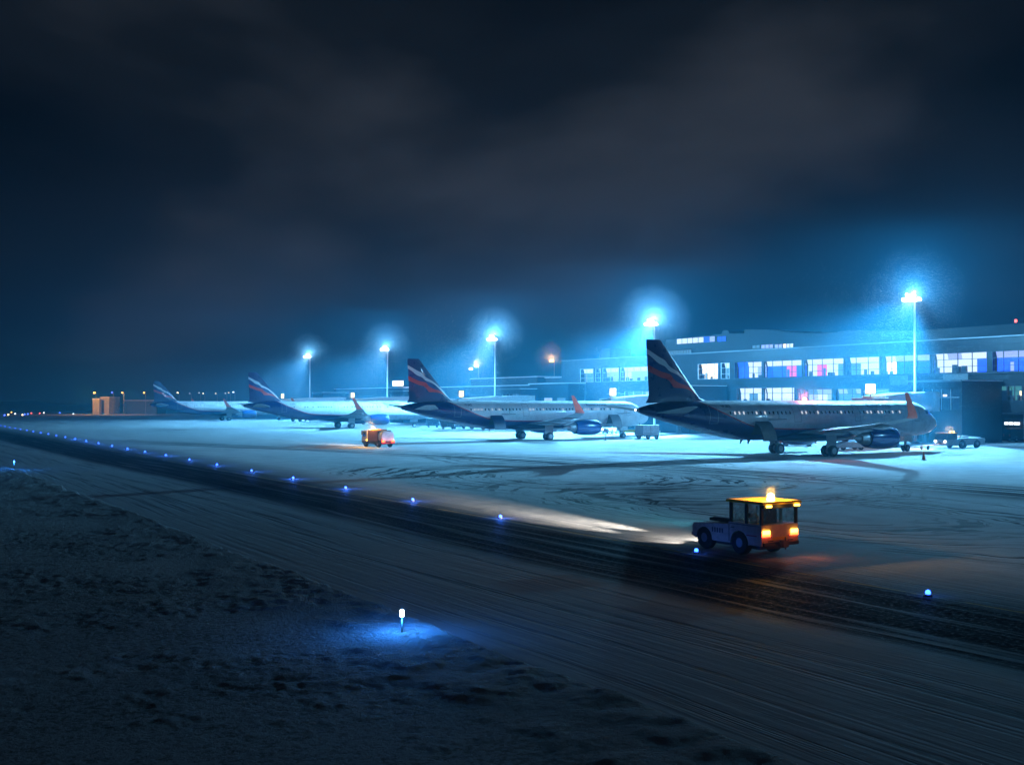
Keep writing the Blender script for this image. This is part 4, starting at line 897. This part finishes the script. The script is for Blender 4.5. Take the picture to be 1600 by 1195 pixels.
def street(u, v, m_, lb, D=500., r_=.34, pole=True, kind='single'):
    rr = ray(u, v); t = D/rr.y; w = Vector((rr.x*t, D, H+rr.z*t)); r = empty('street_lamp', (w.x, w.y, 0), 0, lb, 'street lamp', 'street lamps far behind the airfield')
    b = MB(); b.tube((0, 0, 0), (0, 0, w.z-.3), .12, .08, 8); b.build('pole', M['grey_paint'], r)
    b = MB(); b.tube((0, 0, w.z-.35), (-.7, 0, w.z-.1), .06, n=6); b.build('arm', M['grey_paint'], r)
    b = MB(); b.lathe([(-r_*.5, r_*.7), (0, r_), (r_*.5, r_*.5)], (-.7, 0, w.z), 'z', 12); b.build('lamp_head', M[m_], r)
    return r, w
SLL = [(150, 613.5, 'far_amber', .55, 'orange street lamp over the orange lit hangar', 495), (177.5, 613, 'far_blue', .4, 'deep blue lamp right of the orange lit hangar', 500), (193.5, 613.5, 'far_amber', .42, 'orange street lamp between the blue lamp and the far tail', 500), (227.5, 613.5, 'far_amber', .42, 'orange street lamp just left of the farthest tail fin', 500),
       (280, 613.5, 'far_yellow', .38, 'yellowish street lamp above the rear body of the farthest airliner', 500), (299, 614.5, 'far_white', .2, 'faint white lamp, first right of the yellowish one', 500), (313.5, 613.5, 'far_white', .22, 'faint white lamp, left of a close pair', 500), (320, 614.5, 'far_yellow', .28, 'yellow white lamp, right of a close pair', 500),
       (339.5, 614.5, 'far_yellow', .25, 'small yellowish lamp alone above the farthest airliner winglet', 500), (354.5, 614.5, 'far_white', .22, 'small lamp left of the last white pair', 500), (360, 613.5, 'far_yellow', .24, 'small lamp in the middle of the last group of three', 500), (367, 612.5, 'far_white', .4, 'bright bluish lamp, last before the third tail fin', 500)]
for u, v, m_, r_, lb, D in SLL: street(u, v, m_, lb, D, r_)
r, w = street(866, 563.5, 'far_amber', 'orange street lamp rising beyond the left end of the terminal', 300, .6); lamp('street_glow', 'POINT', (-.7, 0, w.z+.7), r, (1, .5, .16), 9000, .3)
r, w = street(748, 571.5, 'far_yellow', 'warm white double street lamp left of the third floodlight mast', 330, .7)
b = MB(); b.lathe([(-.3, .4), (0, .6), (.3, .3)], (-2.3, 0, w.z-.9), 'z', 12); b.build('lamp_head', M['far_yellow'], r); b = MB(); b.box(-1.6, .8, -.1, .1, w.z-5.4, w.z-5.0); b.build('sign_bar', M['sign_white'], r)
lamp('street_glow', 'POINT', (-.7, 0, w.z+.8), r, (1, .75, .5), 7000, .3)
def far_block(u0, u1, vt, D, lb, m_, name='hangar', door=None, depth=14):
    x0, x1 = (u0-800)/FPX*D, (u1-800)/FPX*D; z = H+(YH-vt)*D/FPX; r = empty(name, ((x0+x1)/2, D, 0), 0, lb, 'hangar' if name == 'hangar' else 'building'); h = (x1-x0)/2
    b = MB(); b.box(-h, h, 0, depth, 0, z); b.build('wall', M[m_], r); b = MB(); b.box(-h-.2, h+.2, -.3, depth+.2, z+.003, z+.3); b.build('roof', M['snow_load'], r)
    if door: b = MB(); b.box(door[0]*h, door[1]*h, -.08, -.01, 0, z*.85); b.build('door', M['cladding_dark'], r)
far_block(145, 155, 623.5, 505, 'narrow tan shed glowing orange under the street lamp', 'tan_wall'); far_block(157, 170.5, 621, 508, 'tall tan hangar lit orange, right of the narrow shed', 'tan_wall', door=(-.9, -.1))
far_block(196, 245, 626, 520, 'long dim grey shed behind the farthest tail', 'concrete', 'shed')
lamp('yard_light', 'POINT', Vector(((149-800)/FPX*505-1, 497, 9.5)), None, (1, .5, .12), 3200, .3); lamp('yard_light', 'POINT', Vector(((160-800)/FPX*505, 496, 8)), None, (1, .5, .12), 2600, .3)
lamp('yard_light', 'POINT', Vector(((210-800)/FPX*505, 500, 9.5)), None, (1, .6, .3), 2500, .3)

# ================================================================== snow blowing through the floodlight beams, and flakes massed into lamp halos
rs_ = np.random.RandomState(5); V_, F_ = [], []
def flakes(c_, sz):
    n = len(c_)
    a_ = rs_.randn(n, 3); a_ /= np.linalg.norm(a_, axis=1)[:, None]; b_ = np.cross(a_, rs_.randn(n, 3)); b_ /= np.linalg.norm(b_, axis=1)[:, None]
    for q_ in (c_+a_*sz, c_-a_*sz*.5+b_*sz*.87, c_-a_*sz*.5-b_*sz*.87): V_.append(q_)
    F_.append(n)
bpy.context.view_layer.update()
HALO_AT = []
for o in list(sc.objects):
    if o.type != 'LIGHT': continue
    w_ = o.matrix_world.translation; k_ = o.name.split('.')[0]
    if k_ == 'beacon_light': HALO_AT.append((w_, {T: .9, K: 2.0}.get(o.parent, 2.2), 24000, {T: .0017, K: .004}.get(o.parent, .0042)))
    if k_ == 'street_glow': HALO_AT.append((w_, 4.5, 26000, .010))
    if k_ == 'post_glow' and w_.z > .5: HALO_AT.append((w_, .35, 4000, .0007))
for k in range(-1, 5):
    n = 42000 if k < 2 else 26000
    t_ = rs_.rand(n)**.7*17; ang = R(52)+rs_.randn(n)*R(26); az = rs_.randn(n)*R(30)
    P_ = 127.2-t_*np.cos(ang)*np.cos(az)-.8; S_ = 104.3+57.4*k+t_*np.sin(az)+rs_.randn(n)*.6; Z_ = 19.9-t_*np.sin(ang)+rs_.randn(n)*.5
    d3 = rs_.randn(64000, 3); d3 /= np.linalg.norm(d3, axis=1)[:, None]; d3 *= (.4+6.5*rs_.rand(64000)**2.1)[:, None]      # flakes packed round the lamp head to form its glow
    P_ = np.concatenate([P_, 127.0+d3[:, 0]]); S_ = np.concatenate([S_, 104.3+57.4*k+d3[:, 1]]); Z_ = np.concatenate([Z_, 20.3+d3[:, 2]])
    n = len(P_)
    c_ = np.stack([P_*NV[0]+S_*UV[0], P_*NV[1]+S_*UV[1], Z_], -1)
    sz = (.007+.013*rs_.rand(n))[:, None]; sz[:n-64000] += .005; sz *= (1., .95, 1.2, 1.8, 1.7, 1.7)[k+1]
    flakes(c_, sz)
for w_, r_, n, q_ in HALO_AT:                                     # extra flakes added round the small lamps for their halos
    d3 = rs_.randn(n, 3); d3 /= np.linalg.norm(d3, axis=1)[:, None]; d3 *= (r_*(.12+rs_.rand(n)**1.6))[:, None]
    c_ = np.array(w_)[None, :]+d3; c_ = c_[c_[:, 2] > .03]; flakes(c_, (q_*(.5+rs_.rand(len(c_))))[:, None])
co = []; tri = []; base = 0
for i, n in enumerate(F_):
    co.append(np.concatenate(V_[3*i:3*i+3])); j_ = np.arange(n)+base; tri.append(np.stack([j_, j_+n, j_+2*n], -1)); base += 3*n
co = np.concatenate(co); tri = np.concatenate(tri).astype(np.int32)
me = bpy.data.meshes.new('snow_and_halos'); me.vertices.add(len(co)); me.vertices.foreach_set('co', co.ravel()); me.loops.add(tri.size); me.loops.foreach_set('vertex_index', tri.ravel())
me.polygons.add(len(tri)); me.polygons.foreach_set('loop_start', np.arange(0, tri.size, 3, dtype=np.int32)); me.update(calc_edges=True)
fm = bpy.data.materials.new('snowflake'); fm.use_nodes = True; t = fm.node_tree; b = t.nodes['Principled BSDF']; b.inputs['Base Color'].default_value = (.9, .92, .95, 1); b.inputs['Roughness'].default_value = 1; b.inputs['Specular IOR Level'].default_value = 0
tl_ = N('ShaderNodeBsdfTranslucent', t); tl_.inputs[0].default_value = (.9, .92, .95, 1); ms = N('ShaderNodeMixShader', t); t.links.new(b.outputs[0], ms.inputs[1]); t.links.new(tl_.outputs[0], ms.inputs[2]); t.links.new(ms.outputs[0], t.nodes['Material Output'].inputs['Surface'])
me.materials.append(fm); o = bpy.data.objects.new('snow_and_halos', me); sc.collection.objects.link(o); tag(o, kind='stuff')

# ================================================================== haze: the snowy air
b = MB(); b.box(-420, 330, -40, 760, -1.2, 30); hz = b.build('haze', [], None); tag(hz, kind='stuff')
hm = bpy.data.materials.new('haze_air'); hm.use_nodes = True; t = hm.node_tree; t.nodes.clear(); oo = N('ShaderNodeOutputMaterial', t); pv = N('ShaderNodeVolumePrincipled', t)
pv.inputs['Color'].default_value = (.08, .62, 1, 1); pv.inputs['Density'].default_value = HAZE_D; pv.inputs['Anisotropy'].default_value = .15
t.links.new(pv.outputs[0], oo.inputs['Volume']); hz.data.materials.clear(); hz.data.materials.append(hm); hz.display_type = 'WIRE'
